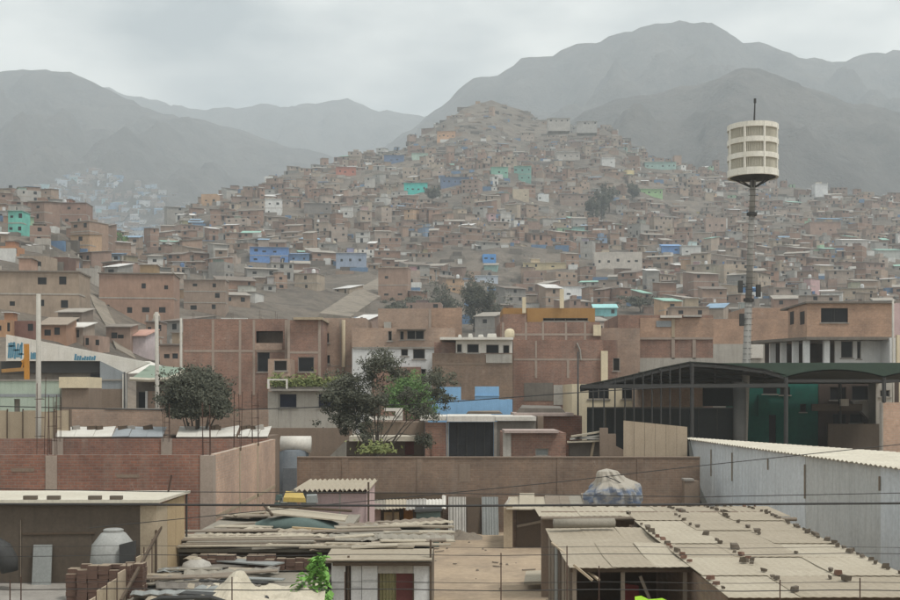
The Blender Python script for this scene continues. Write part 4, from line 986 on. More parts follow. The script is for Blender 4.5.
t = root('lean_to', 'dark lean-to with a stack of grey roofing sheets behind the yard wall', 590, 61, 'shed')
part('wall', B(WX(569,61), WX(611,61), 61, 61.2, 0, WZ(441,61)), M['concrete_dark'], t)
for i, (a, b, c, e) in enumerate(((567,443,610,441.5), (570,440,606,436), (571,437.5,603,432.5), (575,439,609,440))):
    part('sheet', MB().hexa([W(a,b,60.3), W(c,e,60.3), W(c,e-0.5,63), W(a,b-0.5,63), W(a,b-1.6,60.3), W(c,e-1.6,60.3), W(c,e-2,63), W(a,b-2,63)]), M['tin' if i % 2 else 'roof_fibre_pale'], t)
part('prop', MB().beam(W(594,441,60.6), W(591,457,60.6), 0.12, 0.12), M['wood_pale'], t)
t = root('board_fence', 'tall beige fibreboard panel fence behind the yard wall', 655, 59, 'fence')
n = 6
for i in range(n):
    a, b = lerp(623.5, 687.5, i/n), lerp(623.5, 687.5, (i+1)/n) - 0.25
    part('board', MB().hexa([(WX(a,59),59,0), (WX(b,59),59,0), (WX(b,59),59.05,0), (WX(a,59),59.05,0), W(a,lerp(420.5,427,i/n),59), W(b,lerp(420.5,427,(i+1)/n),59), W(b,lerp(420.5,427,(i+1)/n),59.05), W(a,lerp(420.5,427,i/n),59.05)]), M['fibreboard'], t)
part('rail', B(WX(624,59), WX(687,59), 59.06, 59.14, 4.0, 4.12), M['wood_old'], t)
t = root('ruined_wall', 'stepped stub of beige wall at the foot of the fibreboard fence', 612, 60, 'wall')
part('wall', MB().prism([(WX(a,60),60,WZ(b,60)) for a, b in ((600,428),(608,428),(608,434),(616,434),(616,446),(624,450))] + [(WX(624,60),60,0),(WX(600,60),60,0)], (0,0.25,0)), M['mud_wall'], t)

# planted-roof house
d = 80; t = root('planted_roof_house', 'pale plastered house with blue windows and green plants along its roof', 307, d, 'house', GR)
block(t, 272, 348, 391, d, 7, 'plaster_grey', [(279, 393.5, 297, 408), (318, 393.5, 336, 408)], frame='plaster_grey', glass='glass_blue', roof=None)
part('roof_slab', B(WX(270,d), WX(350,d), d-0.5, d+7, WZ(391,d), WZ(389,d)), M['concrete'], t)
part('corner_column', B(WX(268,d), WX(278,d), d-0.1, d-0.01, 0, WZ(391.5,d)), M['plaster_grey'], t)
part('balcony_frame', MB().box(WX(268,d), WX(270,d), d-0.3, d-0.1, WZ(388.8,d), WZ(379,d)).box(WX(270,d), WX(288,d), d-0.3, d-0.1, WZ(380.5,d), WZ(379,d)).box(WX(286.5,d), WX(288,d), d-0.3, d-0.1, WZ(388.8,d), WZ(380.5,d)), M['whitewash'], t)
part('planter', B(WX(270,d), WX(346,d), d+0.2, d+0.7, WZ(388.9,d), WZ(386.5,d)), M['concrete_dark'], t)
rr = random.Random(5); pl = 0
for i in range(9):
    px = 277 + i*8 + rr.uniform(-2, 2); cb = MB(); h = rr.uniform(8, 13)
    for k in range(260):
        p = W(px + rr.gauss(0, 3.8), 386.5 - abs(rr.gauss(0, h*0.42)), d + 0.45 + rr.uniform(-0.3, 0.3)); u = Vector((rr.gauss(0,1), rr.gauss(0,1), rr.gauss(0,1))).normalized(); w = u.orthogonal().normalized(); L = rr.uniform(0.08, 0.17)
        cb.add([p-u*L, p+w*L*0.5, p+u*L, p-w*L*0.5], [(0,1,2,3)])
    solo('roof_plant', cb, M['leaf_roof'], ['first', 'second', 'third', 'fourth', 'fifth', 'sixth', 'seventh', 'eighth', 'last'][i] + ' leafy plant from the balcony frame along the pale roof edge', 'plant', 'plants on the pale roof')
t = root('low_house', 'low dark house with pale roof edges behind the thin dark tree', 400, 68, 'house')
block(t, 345, 424, 441, 68, 5, 'plaster_brown', [(405, 441.5, 414, 455, 'door', 'maroon')], roof=None, zb=0)
part('roof_edge', B(WX(350,68), WX(415,68), 67.4, 69.5, WZ(440.9,68), WZ(436,68)), M['roof_cream'], t)
part('upper_wall', B(WX(362,69.6), WX(424,69.6), 69.6, 72, WZ(436,69.6), WZ(422,69.6)), M['mud_wall'], t)
part('parapet', B(WX(366,70), WX(403,70), 69.3, 69.55, WZ(420,70), WZ(416,70)), M['whitewash'], t); part('parapet', B(WX(385,70), WX(403,70), 69.3, 69.55, WZ(411,70), WZ(408,70)), M['whitewash'], t)
part('parapet_post', B(WX(396,70), WX(403,70), 69.25, 69.6, WZ(416,70), WZ(411,70)), M['whitewash'], t)
t = root('mud_wall', 'dark brown wall below the planted roof house', 295, 72, 'wall')
part('wall', B(WX(255,72), WX(352,72), 72, 72.3, 0, WZ(428,72)), M['mud_wall'], t)
part('gable', MB().prism([W(330,456,64), W(346,440,64), W(346,460,64)], (0,0.3,0)), M['plaster_grey'], t)

# ------------------------------------------------------------------ left street: warehouse, walls, poles
d = 76; t = root('warehouse', 'warehouse with sloping white parapet sprayed with blue graffiti', 70, d, 'warehouse')
part('parapet', MB().prism([W(a, b, d) for a, b in ((6,334.5),(150,362.5),(126,373.5),(100,361),(6,361))], (0,0.3,0)), M['whitewash'], t)
part('roof', MB().hexa([W(100,361.5,d+0.3), W(126,374,d+0.3), W(176,372,d+10), W(150,362,d+10), W(100,361,d+0.3), W(126,373.5,d+0.3), W(176,371.3,d+10), W(150,361.3,d+10)]), M['whitewash'], t)
part('gable_wall', MB().prism([W(100,361.3,d-0.05), W(126,373.8,d-0.05)] + [(WX(126,d),d-0.05,0),(WX(100,d),d-0.05,0)], (0,0.3,0)), M['grey_blue'], t)
part('gable_band', B(WX(100.5,d), WX(124,d), d-0.12, d-0.06, WZ(380,d)-0.05, WZ(380,d)+0.05), M['concrete'], t)
part('gable_lower', B(WX(101,d), WX(123,d), d-0.1, d-0.055, 0, WZ(389,d)), M['mud_wall'], t)
part('corner_post', B(WX(123.2,d), WX(126.5,d), d-0.2, d-0.06, 0, WZ(374,d)), M['whitewash'], t)
part('wall', B(WX(-20,d), WX(100,d), d+0.35, d+0.6, 0, WZ(361,d)), M['concrete_dark'], t)
part('recess_shade_strip', B(WX(0,d), WX(99,d), d+0.2, d+0.34, WZ(373,d), WZ(361.5,d)), M['steel_dark'], t)  # dark strip stands in for the shade of the recess below the parapet
part('roller_door', B(WX(90,d), WX(99.5,d), d+0.1, d+0.19, 0, WZ(373.5,d)), M['glass_dark'], t)
rr = random.Random(11)
def stroke(pts, r, par):
    part('graffiti', MB().prism([(p[0]-r, d-0.012, p[1]) for p in pts] + [(p[0]+r, d-0.012, p[1]-r*0.6) for p in pts[::-1]], (0, 0.008, 0)), M['graffiti_blue'], par)
for i in range(7):        # block letters, then a lower tag and a second tag
    a = 8.5 + i*2.1; x = WX(a, d); stroke([(x, WZ(358+rr.uniform(-1,1),d)), (x+0.04, WZ(350,d)), (x+rr.uniform(-0.05,0.12), WZ(341+rr.uniform(-1,2)+i*0.3,d))], 0.055, t)
for i in range(3):
    x = WX(9+i*5, d); z = WZ(346+i*4, d); stroke([(x, z), (x+0.3, z+0.06)], 0.12, t)
for i in range(5):
    a = 31 + i*1.3; x = WX(a, d); stroke([(x, WZ(359,d)), (x+0.03, WZ(353+rr.uniform(-1,1),d))], 0.035, t)
for i in range(9):
    a = 75 + i*2.4; x = WX(a, d); stroke([(x, WZ(360,d)), (x+0.06, WZ(355.5+rr.uniform(-2,2.5),d))], 0.06, t)
t = root('green_roof_shed', 'shed with pale green sloping roof and white rim beside the round dark tree', 155, 72, 'shed')
d = 72; part('roof', MB().hexa([W(131,379,d), W(180,378,d), W(186,369,d+7), W(150,366,d+7), W(131,378.5,d), W(180,377.5,d), W(186,368,d+7), W(150,365,d+7)]), M['green_roof'], t)
part('rim', MB().tube([W(130,379,d-0.05), W(150,380,d-0.05), W(168,379,d-0.05), W(179,375,d+1), W(182,371,d+4)], 0.14, 6), M['roof_cream'], t)
part('wall', B(WX(131,d), WX(178,d), d+1.2, d+1.4, 0, WZ(380,d)), M['concrete_dark'], t); part('door', B(WX(134,d), WX(141,d), d+1.1, d+1.19, 0, WZ(392,d)), M['glass_dark'], t)
part('post', B(WX(141.5,d), WX(143.5,d), d+0.9, d+1.1, 0, WZ(391,d)), M['plaster_white'], t); part('front_wall', B(WX(143.6,d), WX(170,d), d+1.0, d+1.15, 0, WZ(391,d)), M['brick_light'], t)
t = root('orange_frame', 'orange steel frame standing in front of the graffiti parapet', 18, 73, 'frame')
part('mast', MB().beam(W(27,382,73), W(26.5,344,73), 0.25, 0.25), M['orange'], t); part('boom', MB().beam(W(2,371,73), W(27,369,73), 0.2, 0.22), M['ochre'], t)
part('boom', MB().beam(W(22,362,73), W(28.5,358,73), 0.16, 0.16), M['orange'], t); part('brace', MB().beam(W(22,368,73), W(26.5,352,73), 0.1, 0.1), M['orange'], t)
part('foot', MB().beam(W(27,382,73), (WX(27,73),73,0), 0.3, 0.3), M['steel_dark'], t)
t = root('green_wall', 'pale green wall with a dark doorway on the left street', 30, 69, 'wall')
d = 69; part('wall', wall_holes(MB(), WX(-15,d), WX(60,d), 0, WZ(381,d), d, d+0.2, [(WX(14,d), 0, WX(20,d), WZ(399,d))]), M['green_pale'], t); part('door', B(WX(14,d), WX(20,d), d+0.1, d+0.18, 0, WZ(399,d)), M['concrete_dark'], t)
part('coping', B(WX(-15,d), WX(60,d), d-0.06, d+0.26, WZ(381,d), WZ(379.5,d)), M['concrete'], t); part('stripe', B(WX(-15,d), WX(60,d), d-0.02, d-0.004, WZ(397,d), WZ(394,d)), M['grey_blue'], t)
t = root('kiosk', 'beige kiosk with pale top panel beside the warehouse gable', 75, 68, 'kiosk')
d = 68; part('body', B(WX(62,d), WX(89,d), d, d+2.5, 0, WZ(388,d)), M['mud_wall'], t); part('top_panel', B(WX(60,d), WX(88.5,d), d-0.2, d+2.6, WZ(388,d), WZ(377,d)), M['plaster_cream'], t)
t = root('wooden_fence', 'row of pale wooden panels at the left picture edge', 30, 63, 'fence'); d = 63
for i in range(5):
    a = -8 + i*15.6; part('panel', B(WX(a,d), WX(a+14.9,d), d, d+0.06, 0, WZ(410.5+(i % 2)*1.2,d)), M['wood_pale'], t)
    part('post', B(WX(a+15,d), WX(a+15.5,d), d-0.05, d+0.1, 0, WZ(409,d)), M['wood_dark'], t)
t = root('brick_wall', 'low brick wall behind the white shack roofs', 165, 67, 'wall')
part('wall', B(WX(72,67), WX(268,67), 67, 67.2, 0, WZ(409.5,67)), M['brick_light'], t); part('coping', B(WX(105,67), WX(176,67), 66.95, 67.25, WZ(409.4,67), WZ(408.3,67)), M['concrete'], t)
for i, (a, b, m_, lab) in enumerate(((55, 112, 'tin_white', 'low shack roof with crumpled white sheets above the wooden panels'), (112, 163, 'grey_blue', 'low shack with bluish-grey roof sheet and dark ridge behind the brick box'), (176, 236, 'tin_white', 'low shack with long cream white roof sheet behind the brick box'), (238, 268, 'tin_white', 'small shack roof with grey box behind the brick box corner'))):
    t = root('shack', lab, (a+b)/2, 60.5, 'shack'); d = 60.5; rr = random.Random(i)
    part('wall', B(WX(a+1,d), WX(b-1,d), d, d+4, 0, WZ(437,d)), M['mud_wall'], t); n = 3
    for k in range(n):
        p, q = lerp(a, b, k/n), lerp(a, b, (k+1)/n) - 0.3; s = rr.uniform(-1.2, 1.2)
        part('roof_sheet', MB().hexa([W(p,437.2,d-0.3), W(q,437+s*0.3,d-0.3), W(q+4,427+s,d+4.4), W(p+4,428-s,d+4.4), W(p,436.6,d-0.3), W(q,436.3+s*0.3,d-0.3), W(q+4,426.3+s,d+4.4), W(p+4,427.3-s,d+4.4)]), M[m_], t)
    for k in range(3): 
        p = lerp(a, b, rr.uniform(0.1, 0.9)); part('weight', MB().beam(W(p,429,d+3), W(p+rr.uniform(4,10),429+rr.uniform(-2,1),d+3.2), 0.25, 0.3), M['wood_dark' if k else 'concrete'], t)

# utility poles
def pole(px, py0, d, r, m, label, lean=0, arm=True):
    t = root('utility_pole', label, px, d, 'pole', 'utility poles'); x = WX(px, d)
    part('shaft', MB().tube([(x, d, 0), (x + lean*0.5, d, WZ(py0,d)/2), (x + lean, d, WZ(py0,d))], r, 10, r*0.72), M[m], t, smooth=True)
    if arm: part('crossarm', MB().beam((x+lean-0.5, d, WZ(py0+5,d)), (x+lean+0.5, d, WZ(py0+5,d)), 0.08, 0.08), M['steel_dark'], t)
pole(38.5, 294, 62, 0.16, 'pole_conc', 'tall pale concrete utility pole nearest the left picture edge', arm=False)
pole(158, 312, 69, 0.14, 'pole_conc', 'pale concrete pole in front of the green-roofed shed', -0.08, arm=False)
pole(181, 318, 88, 0.12, 'pole_conc', 'slim pale pole at the left edge of the wide brick building', arm=False)
pole(578, 352, 80, 0.07, 'steel_dark', 'thin dark pole before the cream house', arm=False)
pole(893, 300, 84, 0.1, 'pole_conc', 'slim pale pole at the right end of the corner house', arm=False)
pole(124.5, 372, 70, 0.07, 'steel_dark', 'thin grey post at the corner of the warehouse gable', arm=False)

# ------------------------------------------------------------------ trees in the middle distance
def mtree(px, pyb, d, H, blobs, lm, nl, ls, tr, seed, name, lab):
    x = WX(px, d); z = G(x, d)
    return tree(name, lab, (x, d, z), H, [((WX(a,d)-x), random.Random(seed+i).uniform(-0.8, 0.8), WZ(b,d)-z, rx/F*d, rz/F*d) for i, (a, b, rx, rz) in enumerate(blobs)], lm, nl, ls, tr, seed)
mtree(198, 420, 64, 7, [(198,391,21,16), (184,396,15,12), (213,394,14,13), (200,379,15,10), (187,385,11,9), (212,401,13,9), (177,402,10,8), (221,403,9,8), (198,407,20,8), (183,409,11,7), (214,409,12,7)], M['leaf_dark'], 34000, 0.08, 0.2, 31, 'round_tree', 'round dense dark tree left of the planted roof house')
mtree(375, 450, 62, 9, [(385,362,15,10), (372,372,11,10), (352,382,14,10), (340,392,16,12), (355,402,17,14), (338,408,14,10), (372,405,13,14), (350,420,13,9), (395,372,10,9), (410,395,10,8), (425,410,12,8), (438,380,13,9), (446,398,10,8), (436,392,11,7), (424,438,9,10), (342,428,8,7), (366,430,10,10), (330,398,8,7)], M['leaf_dark'], 19000, 0.07, 0.09, 33, 'thin_tree', 'tall thin-leaved dark tree with several trunks in the centre')
mtree(405, 420, 73, 5, [(407,395,20,14), (394,402,14,10), (420,400,15,11), (407,384,13,9), (428,408,9,8)], M['leaf_green'], 9000, 0.085, 0.12, 35, 'green_tree', 'bright green bushy tree behind the thin dark tree')
for (a, b, c_, e_) in ((372, 455, 372, 395), (385, 452, 412, 402), (374, 440, 352, 400)):
    pass
t = root('shrub', 'low pale green shrub at the foot of the thin dark tree', 375, 59, 'shrub'); rr = random.Random(3); cb = MB()
for i in range(500):
    p = W(375 + rr.gauss(0, 8), 453 - abs(rr.gauss(0, 4.5)), 59 + rr.uniform(-0.5, 0.5)); u = Vector((rr.gauss(0,1), rr.gauss(0,1), rr.gauss(0,1))).normalized(); w = u.orthogonal().normalized(); L = rr.uniform(0.07, 0.16)
    cb.add([p-u*L, p+w*L*0.4, p+u*L, p-w*L*0.4], [(0,1,2,3)])
part('foliage', cb, M['leaf_roof'], t); part('stem', MB().tube([(WX(375,59),59,0), W(375,452,59)], 0.1, 6), M['bark'], t)

# ------------------------------------------------------------------ dark canopy over the sports court
d = 66; t = root('court_canopy', 'long dark green canopy on steel posts over the court', 740, d, 'canopy')
def arch(px0, px1, py0, pyp, py1, n=16, y=d):
    return [W(lerp(px0, px1, i/n), lerp(py0, py1, i/n) - (lerp(py0, py1, 0.5) - pyp) * (1 - (2*i/n - 1)**2), y) for i in range(n+1)]
gab = [(580, 386.5), (600, 382.5), (630, 376), (660, 368.5), (690, 362.5), (715, 364), (740, 366.5), (765, 370), (786, 376)]
DB = 84
mb = MB(); lo = [W(a, b, d) for a, b in gab]; hi = [Vector((WX(g[0], DB), DB, min(p.z - 0.05, WZ(386, DB)))) for p, g in zip(lo, gab)]
for p, q, r_, s_ in zip(lo, lo[1:], hi, hi[1:]): mb.hexa([p, q, s_, r_] + [v + Vector((0,0,0.06)) for v in (p, q, s_, r_)])
part('roof_sheet', mb, M['canopy_dark'], t)
for k in range(6):
    y = d + 0.1 + k*3.4; kk = (y - d)/(DB - d)
    mbp = MB()
    for p, q, r_, s_ in zip(lo, lo[1:], hi, hi[1:]): mbp.beam((lerp(p.x, r_.x, kk), y, lerp(p.z, r_.z, kk)-0.12), (lerp(q.x, s_.x, kk), y, lerp(q.z, s_.z, kk)-0.12), 0.1, 0.16)
    part('rafter', mbp, M['steel_dark'], t)
for k in (1, 3, 5, 7): part('purlin', MB().beam((lo[k].x, d, lo[k].z-0.08), (hi[k].x, DB, hi[k].z-0.08), 0.1, 0.1), M['steel_dark'], t)
part('tie_beam', MB().beam(W(581,386.5,d), W(786,385.5,d), 0.12, 0.22), M['steel_dark'], t)
ztop = WZ(362.8, d)
for (a, b, pk) in ((786, 884, 370.5), (884, 985, 370.5)):
    ar = arch(a, b, 377.5, pk, 377.5); x0, x1 = WX(a, d), WX(b, d)
    part('fascia', MB().prism([(x0, d, ztop), (x1, d, ztop)] + [tuple(p) for p in ar[::-1]], (0, 0.08, 0)), M['canopy_green'], t)
    mb = MB()
    for p, q in zip(ar, ar[1:]): mb.hexa([p, q, (q.x, DB, min(q.z, WZ(384, DB))), (p.x, DB, min(p.z, WZ(384, DB)))] + [Vector((v[0], v[1], v[2]+0.06)) for v in (p, q, (q.x, DB, min(q.z, WZ(384, DB))), (p.x, DB, min(p.z, WZ(384, DB))))])
    part('roof_sheet', mb, M['canopy_dark'], t); part('tie_beam', MB().beam(W(a,381,d+0.1), W(b,381,d+0.1), 0.1, 0.16), M['steel_dark'], t)
part('fascia', MB().prism([W(a, b, d) for a, b in ((700, 363.2), (786, 362.8), (786, 377.5), (772, 370.5), (748, 366.5), (720, 364.3))], (0, 0.08, 0)), M['canopy_green'], t)
for a in (786, 884): part('post', MB().tube([(WX(a,d), d+0.05, 0), W(a, 377.5, d+0.05)], 0.12, 8), M['steel_dark'], t)
for a in (593, 604, 615, 625, 634, 643, 652, 661, 670, 680): part('post', MB().tube([(WX(a,d), d+0.05, 0), W(a, interp(a, [g[0] for g in gab], [g[1] for g in gab]), d+0.05)], 0.045, 6), M['steel_dark'], t)
part('post', MB().tube([(WX(692,d), d+0.05, 0), W(692, 363.2, d+0.05)], 0.11, 8), M['steel_dark'], t)
for a in (640, 740, 840): part('post', MB().tube([(WX(a,DB-0.5), DB-0.5, 0), W(a, 372, DB-0.5)], 0.12, 8), M['steel_dark'], t)
t = root('shade_net', 'black shade net hung along the court fence under the canopy', 650, 68, 'net')
for i in range(8):
    a, b = lerp(587, 736, i/8), lerp(587, 736, (i+1)/8) - 0.2
    part('net_panel', B(WX(a,68), WX(b,68), 68, 68.04, 0, WZ(408 + (i % 3)*0.4, 68)), M['net_black'], t)
part('rail', B(WX(587,68), WX(736,68), 67.93, 67.99, WZ(408,68)-0.05, WZ(408,68)+0.05), M['steel_dark'], t)
t = root('advert_board', 'large black board frame hung above the court net', 719, 70, 'board')
part('panel', B(WX(703,70), WX(735,70), 70, 70.08, WZ(406.5,70), WZ(384,70)), M['net_black'], t); part('rail', B(WX(704,70), WX(735,70), 69.9, 69.99, WZ(409.5,70), WZ(407.5,70)), M['plaster_grey'], t)
t = root('court_column', 'thick grey round column below the tower', 739.5, 67.5, 'column')
part('shaft', MB().tube([(WX(739.5,67.5), 67.5, 0), W(739.5, 386, 67.5)], 0.36, 16), M['pole_black'], t, smooth=True); part('cap', MB().tube([W(739.5,386,67.5), W(739.5,382,67.5)], 0.44, 16), M['pole_black'], t)
t = root('teal_house', 'dark teal-green house front in the shade of the canopy', 780, 84.5, 'house')
block(t, 742, 818, 384, 84.5, 5, 'teal', [(763, 386, 777, 394), (780, 387, 790, 395), (769, 415, 776, 448, 'door'), (800, 404, 806, 412)], roof=None, frame='steel_dark', zb=0)
part('niche', B(WX(758,84.4), WX(768,84.4), 84.3, 84.49, WZ(416,84.4), WZ(395,84.4)), M['teal'], t)
t = root('dark_house', 'brown two-floor house with outside stair in the shade of the canopy', 850, 84.5, 'house')
block(t, 818.5, 899, 378, 84.5, 5, 'dark_interior', [(830, 387, 846, 400), (852, 386, 868, 400), (833, 414, 846, 424), (850, 414, 862, 423), (871, 388, 878, 396)], roof=None, frame='steel_dark', zb=0)
part('balcony', B(WX(812,83.5), WX(862,83.5), 83.4, 83.7, WZ(411,83.5), WZ(404,83.5)), M['plaster_brown'], t)
part('stair', MB().prism([W(a,b,83.8) for a, b in ((852,402),(866,400),(886,420),(886,428),(878,428))], (0,0.5,0)), M['plaster_grey'], t)
part('low_wall', B(WX(828,82), WX(880,82), 82, 82.2, 0, WZ(424,82)), M['plaster_brown'], t); part('white_box', B(WX(840,83.2), WX(848,83.2), 83.0, 83.3, WZ(406,83.2), WZ(399,83.2)), M['plaster_grey'], t)
t = root('grey_shutter_house', 'pale shuttered house front at the right end under the canopy', 890, 83, 'house')
block(t, 876, 892, 380, 82.4, 1.5, 'plaster_grey', [(880, 390, 890, 397)], roof=None, zb=0)
t = root('brick_pier', 'tan brick wall end at the right picture edge behind the blue metal wall', 892, 59, 'wall')
part('wall', B(WX(883,59), WX(935,59), 59, 59.3, 0, WZ(402.5,59)), M['brick_tan'], t); part('edge', B(WX(881.5,59), WX(883,59)-0.002, 58.95, 59.3, 0, WZ(402.3,59)), M['concrete'], t); part('drainpipe', MB().tube([W(884,403,58.8), W(883.5,381,58.8)], 0.06, 6), M['steel_dark'], t)

# ------------------------------------------------------------------ tower
d = 70; bx = WX(741, d); top = W(753, 182, d); base = Vector((bx, d, 0))
t = thing('loudspeaker_tower', 'tall slim pole carrying a round cream louvred drum and antenna', 'tower', tuple(base))
def on(py): k = (WZ(py, d) - 0) / top.z; return base.lerp(top, k)
part('pole', MB().tube([base, on(300)], 0.25, 14, 0.21), M['pole_dark'], t, smooth=True); part('pole', MB().tube([on(300), on(214)], 0.19, 14, 0.165), M['pole_dark'], t, smooth=True); part('pole', MB().tube([on(214), on(180)], 0.165, 14), M['pole_dark'], t, smooth=True)
for p in (214, 300): part('collar', MB().tube([on(p+1.5), on(p-1.5)], 0.3, 14), M['steel_dark'], t)
for i in range(30):
    p = lerp(360, 190, i/29); c_ = on(p); part('step', MB().beam((c_.x-0.27, d-0.2, c_.z), (c_.x+0.27, d-0.2, c_.z), 0.022, 0.022), M['steel_dark'], t)
for (p, dx) in ((287, -0.55), (291, 0.5), (320, -0.4)): c_ = on(p); part('antenna_box', B(c_.x+dx-0.12, c_.x+dx+0.12, d-0.3, d-0.05, c_.z-0.35, c_.z+0.35), M['steel_dark'], t); part('bracket', MB().beam((c_.x, d-0.1, c_.z), (c_.x+dx, d-0.1, c_.z), 0.05, 0.05), M['steel_dark'], t)
hc = W(752.8, 152, d); rad = 24.6/F*d
def ring(py, h, r0, r1):
    z = WZ(py, d); return MB().lathe([(r0, z-h), (r1, z-h), (r1, z+h), (r0, z+h), (r0, z-h)], 40, hc.x, hc.y)
for py in (128.5, 143.5, 158.5, 174.5): part('ring', ring(py, 0.15 if py < 170 else 0.2, rad-0.12, rad+0.03), M['tower_white'], t, smooth=False)
for i in range(8):
    a = 2*math.pi*(i+0.28)/8; part('upright', MB().tube([(hc.x+math.cos(a)*(rad-0.02), hc.y+math.sin(a)*(rad-0.02), WZ(177,d)), (hc.x+math.cos(a)*(rad-0.02), hc.y+math.sin(a)*(rad-0.02), WZ(126,d))], 0.075, 6), M['tower_white'], t)
for (p0, p1) in ((142, 130), (157, 145), (172.5, 160)):
    mb = MB()
    for i in range(96):
        a = 2*math.pi*i/96; c_, s_ = math.cos(a), math.sin(a); tx, ty = -s_*0.035, c_*0.035
        x, y = hc.x + c_*(rad-0.07), hc.y + s_*(rad-0.07)
        mb.box(x-0.024, x+0.024, y-0.024, y+0.024, WZ(p0,d), WZ(p1,d))
    o = part('louvre', mb, M['tower_slat'], t); o['kind'] = 'stuff'
    part('core', MB().lathe([(rad-0.35, WZ(p0+0.5,d)), (rad-0.35, WZ(p1-0.5,d))], 24, hc.x, hc.y), M['tower_slat'], t)
part('roof_disc', MB().lathe([(0, WZ(126.5,d)), (rad-0.1, WZ(127.2,d)), (rad-0.1, WZ(128.4,d)), (0, WZ(128.4,d))], 40, hc.x, hc.y), M['tower_white'], t)
part('base_disc', MB().lathe([(0, WZ(177,d)), (rad-0.05, WZ(177,d)), (rad-0.25, WZ(178.3,d)), (0.2, WZ(179.6,d))], 40, hc.x, hc.y), M['steel_dark'], t)
for i in range(6):
    a = 2*math.pi*i/6 + 0.3; part('strut', MB().beam((top.x+math.cos(a)*0.15, d+math.sin(a)*0.15, WZ(187,d)), (hc.x+math.cos(a)*rad*0.75, hc.y+math.sin(a)*rad*0.75, WZ(178.5,d)), 0.07, 0.07), M['steel_dark'], t)
part('antenna', MB().tube([W(754,127,d), W(755,100,d)], 0.06, 6, 0.035), M['steel_dark'], t); part('antenna_tip', MB().tube([W(755,103,d), W(755,98.5,d)], 0.075, 8), M['steel_dark'], t)

# ================================================================== foreground: the yard and the roofs round it
# yard wall
d = 56; t = root('yard_wall', 'long brown brick wall closing the back of the dirt yard', 490, d, 'wall')
part('wall', B(WX(297,d), WX(700,d), d, d+0.22, -0.3, WZ(458,d)), M['brick_brown'], t); part('coping', B(WX(297,d), WX(700,d), d-0.04, d+0.26, WZ(458,d), WZ(456.8,d)), M['mud_wall'], t)
part('patch', B(WX(459,d), WX(470,d), d-0.012, d-0.002, WZ(482,d), WZ(464,d)), M['mud_wall'], t)
for a in (345, 420, 560, 640): part('pier', B(WX(a,d)-0.14, WX(a,d)+0.14, d-0.03, d-0.003, 0, WZ(458.5,d)), M['brick_brown'], t)

# unroofed brick box on the left
XS, Y0, Y1, ZT = -8.3, 42.0, 57.0, 4.3
t = thing('brick_shell', 'unroofed red brick building shell with concrete columns and bare rebar', 'building', (-16, Y0, 0))
part('front_wall', B(-32, XS-0.45, Y0, Y0+0.2, -0.3, ZT), M['brick_red'], t); part('back_wall', B(-32, XS-0.25, Y1-0.2, Y1, -0.3, ZT+0.03), M['brick_red'], t)
part('side_wall', B(XS-0.2, XS, Y0+0.45, Y1, -0.3, ZT), M['brick_tan'], t); part('floor', B(-32, XS-0.25, Y0+0.25, Y1-0.25, 0.0, 0.12), M['concrete_dark'], t)
for a in (-13.95,): part('column', B(a-0.2, a+0.2, Y0-0.03, Y0+0.25, -0.3, ZT-0.02), M['beam'], t)
part('corner_column', B(XS-0.44, XS+0.02, Y0-0.04, Y0+0.44, -0.3, ZT-0.02), M['beam'], t)
for a in (-18.55, -13.4): part('column', B(a-0.25, a+0.25, Y1-0.3, Y1-0.21, -0.3, ZT+0.05), M['beam'], t)
for y in (47.4, 51.8): part('column', B(XS-0.24, XS+0.012, y-0.14, y+0.14, -0.3, ZT+0.02), M['wood_pale'], t)
part('tie_beam', B(XS-0.21, XS+0.012, Y0+0.46, Y1, 2.0, 2.14), M['wood_pale'], t)
for (x, y, n, h) in ((-13.95, Y0+0.1, 4, 2.0), (-8.55, Y0+0.15, 4, 1.75), (-8.4, 47.4, 4, 2.1), (-8.4, 51.8, 4, 2.2), (-18.55, Y1-0.25, 4, 2.1), (-13.4, Y1-0.25, 5, 1.6), (-14.4, Y0+0.1, 2, 2.6)):
    rr = random.Random(int(x*10+y))
    for i in range(n):
        dx, dy = (0.13 if i % 2 else -0.13), (0.1 if i < 2 else -0.1)
        part('rebar', MB().tube([(x+dx, y+dy, ZT-0.1), (x+dx+rr.uniform(-0.06, 0.06), y+dy, ZT+h+rr.uniform(-0.15, 0.15))], 0.013, 5), M['rebar'], t)
    for k in range(3): z = ZT + h*(0.25 + 0.25*k); part('stirrup', MB().tube([(x-0.14, y-0.11, z), (x+0.14, y-0.11, z+0.02), (x+0.14, y+0.11, z), (x-0.14, y+0.11, z), (x-0.14, y-0.11, z)], 0.007, 4), M['rebar'], t)
rr = random.Random(2)
for i, (a, b) in enumerate(((20, 470), (125, 476), (238, 470))):     # patches of mortar smear
    part('mortar_smear', B(WX(a,42)-0.3, WX(a,42)+0.5, Y0-0.012, Y0-0.003, WZ(b,42)-0.06, WZ(b,42)+0.06) if a < 200 else B(XS+0.003, XS+0.012, 46.5, 47.2, 1.0, 1.3), M['mud_wall'], t)
t = root('water_tank', 'grey-blue tank with a pale lumpy cover beside the brick shell', 290, 58, 'tank'); d = 58
part('body', MB().lathe([(0.72, 0), (0.72, WZ(452,d)), (0.55, WZ(450,d))], 20, WX(292,d), d+0.8), M['tank_blue'], t, smooth=True)
part('cover', MB().tube([W(281,444.5,d+0.7), W(311,444.5,d+0.7)], 0.42, 14), M['tin_white'], t, smooth=True)
part('stand', B(WX(283,d), WX(297,d), d-0.1, d+0.05, 0, WZ(468,d)), M['tank_blue'], t)

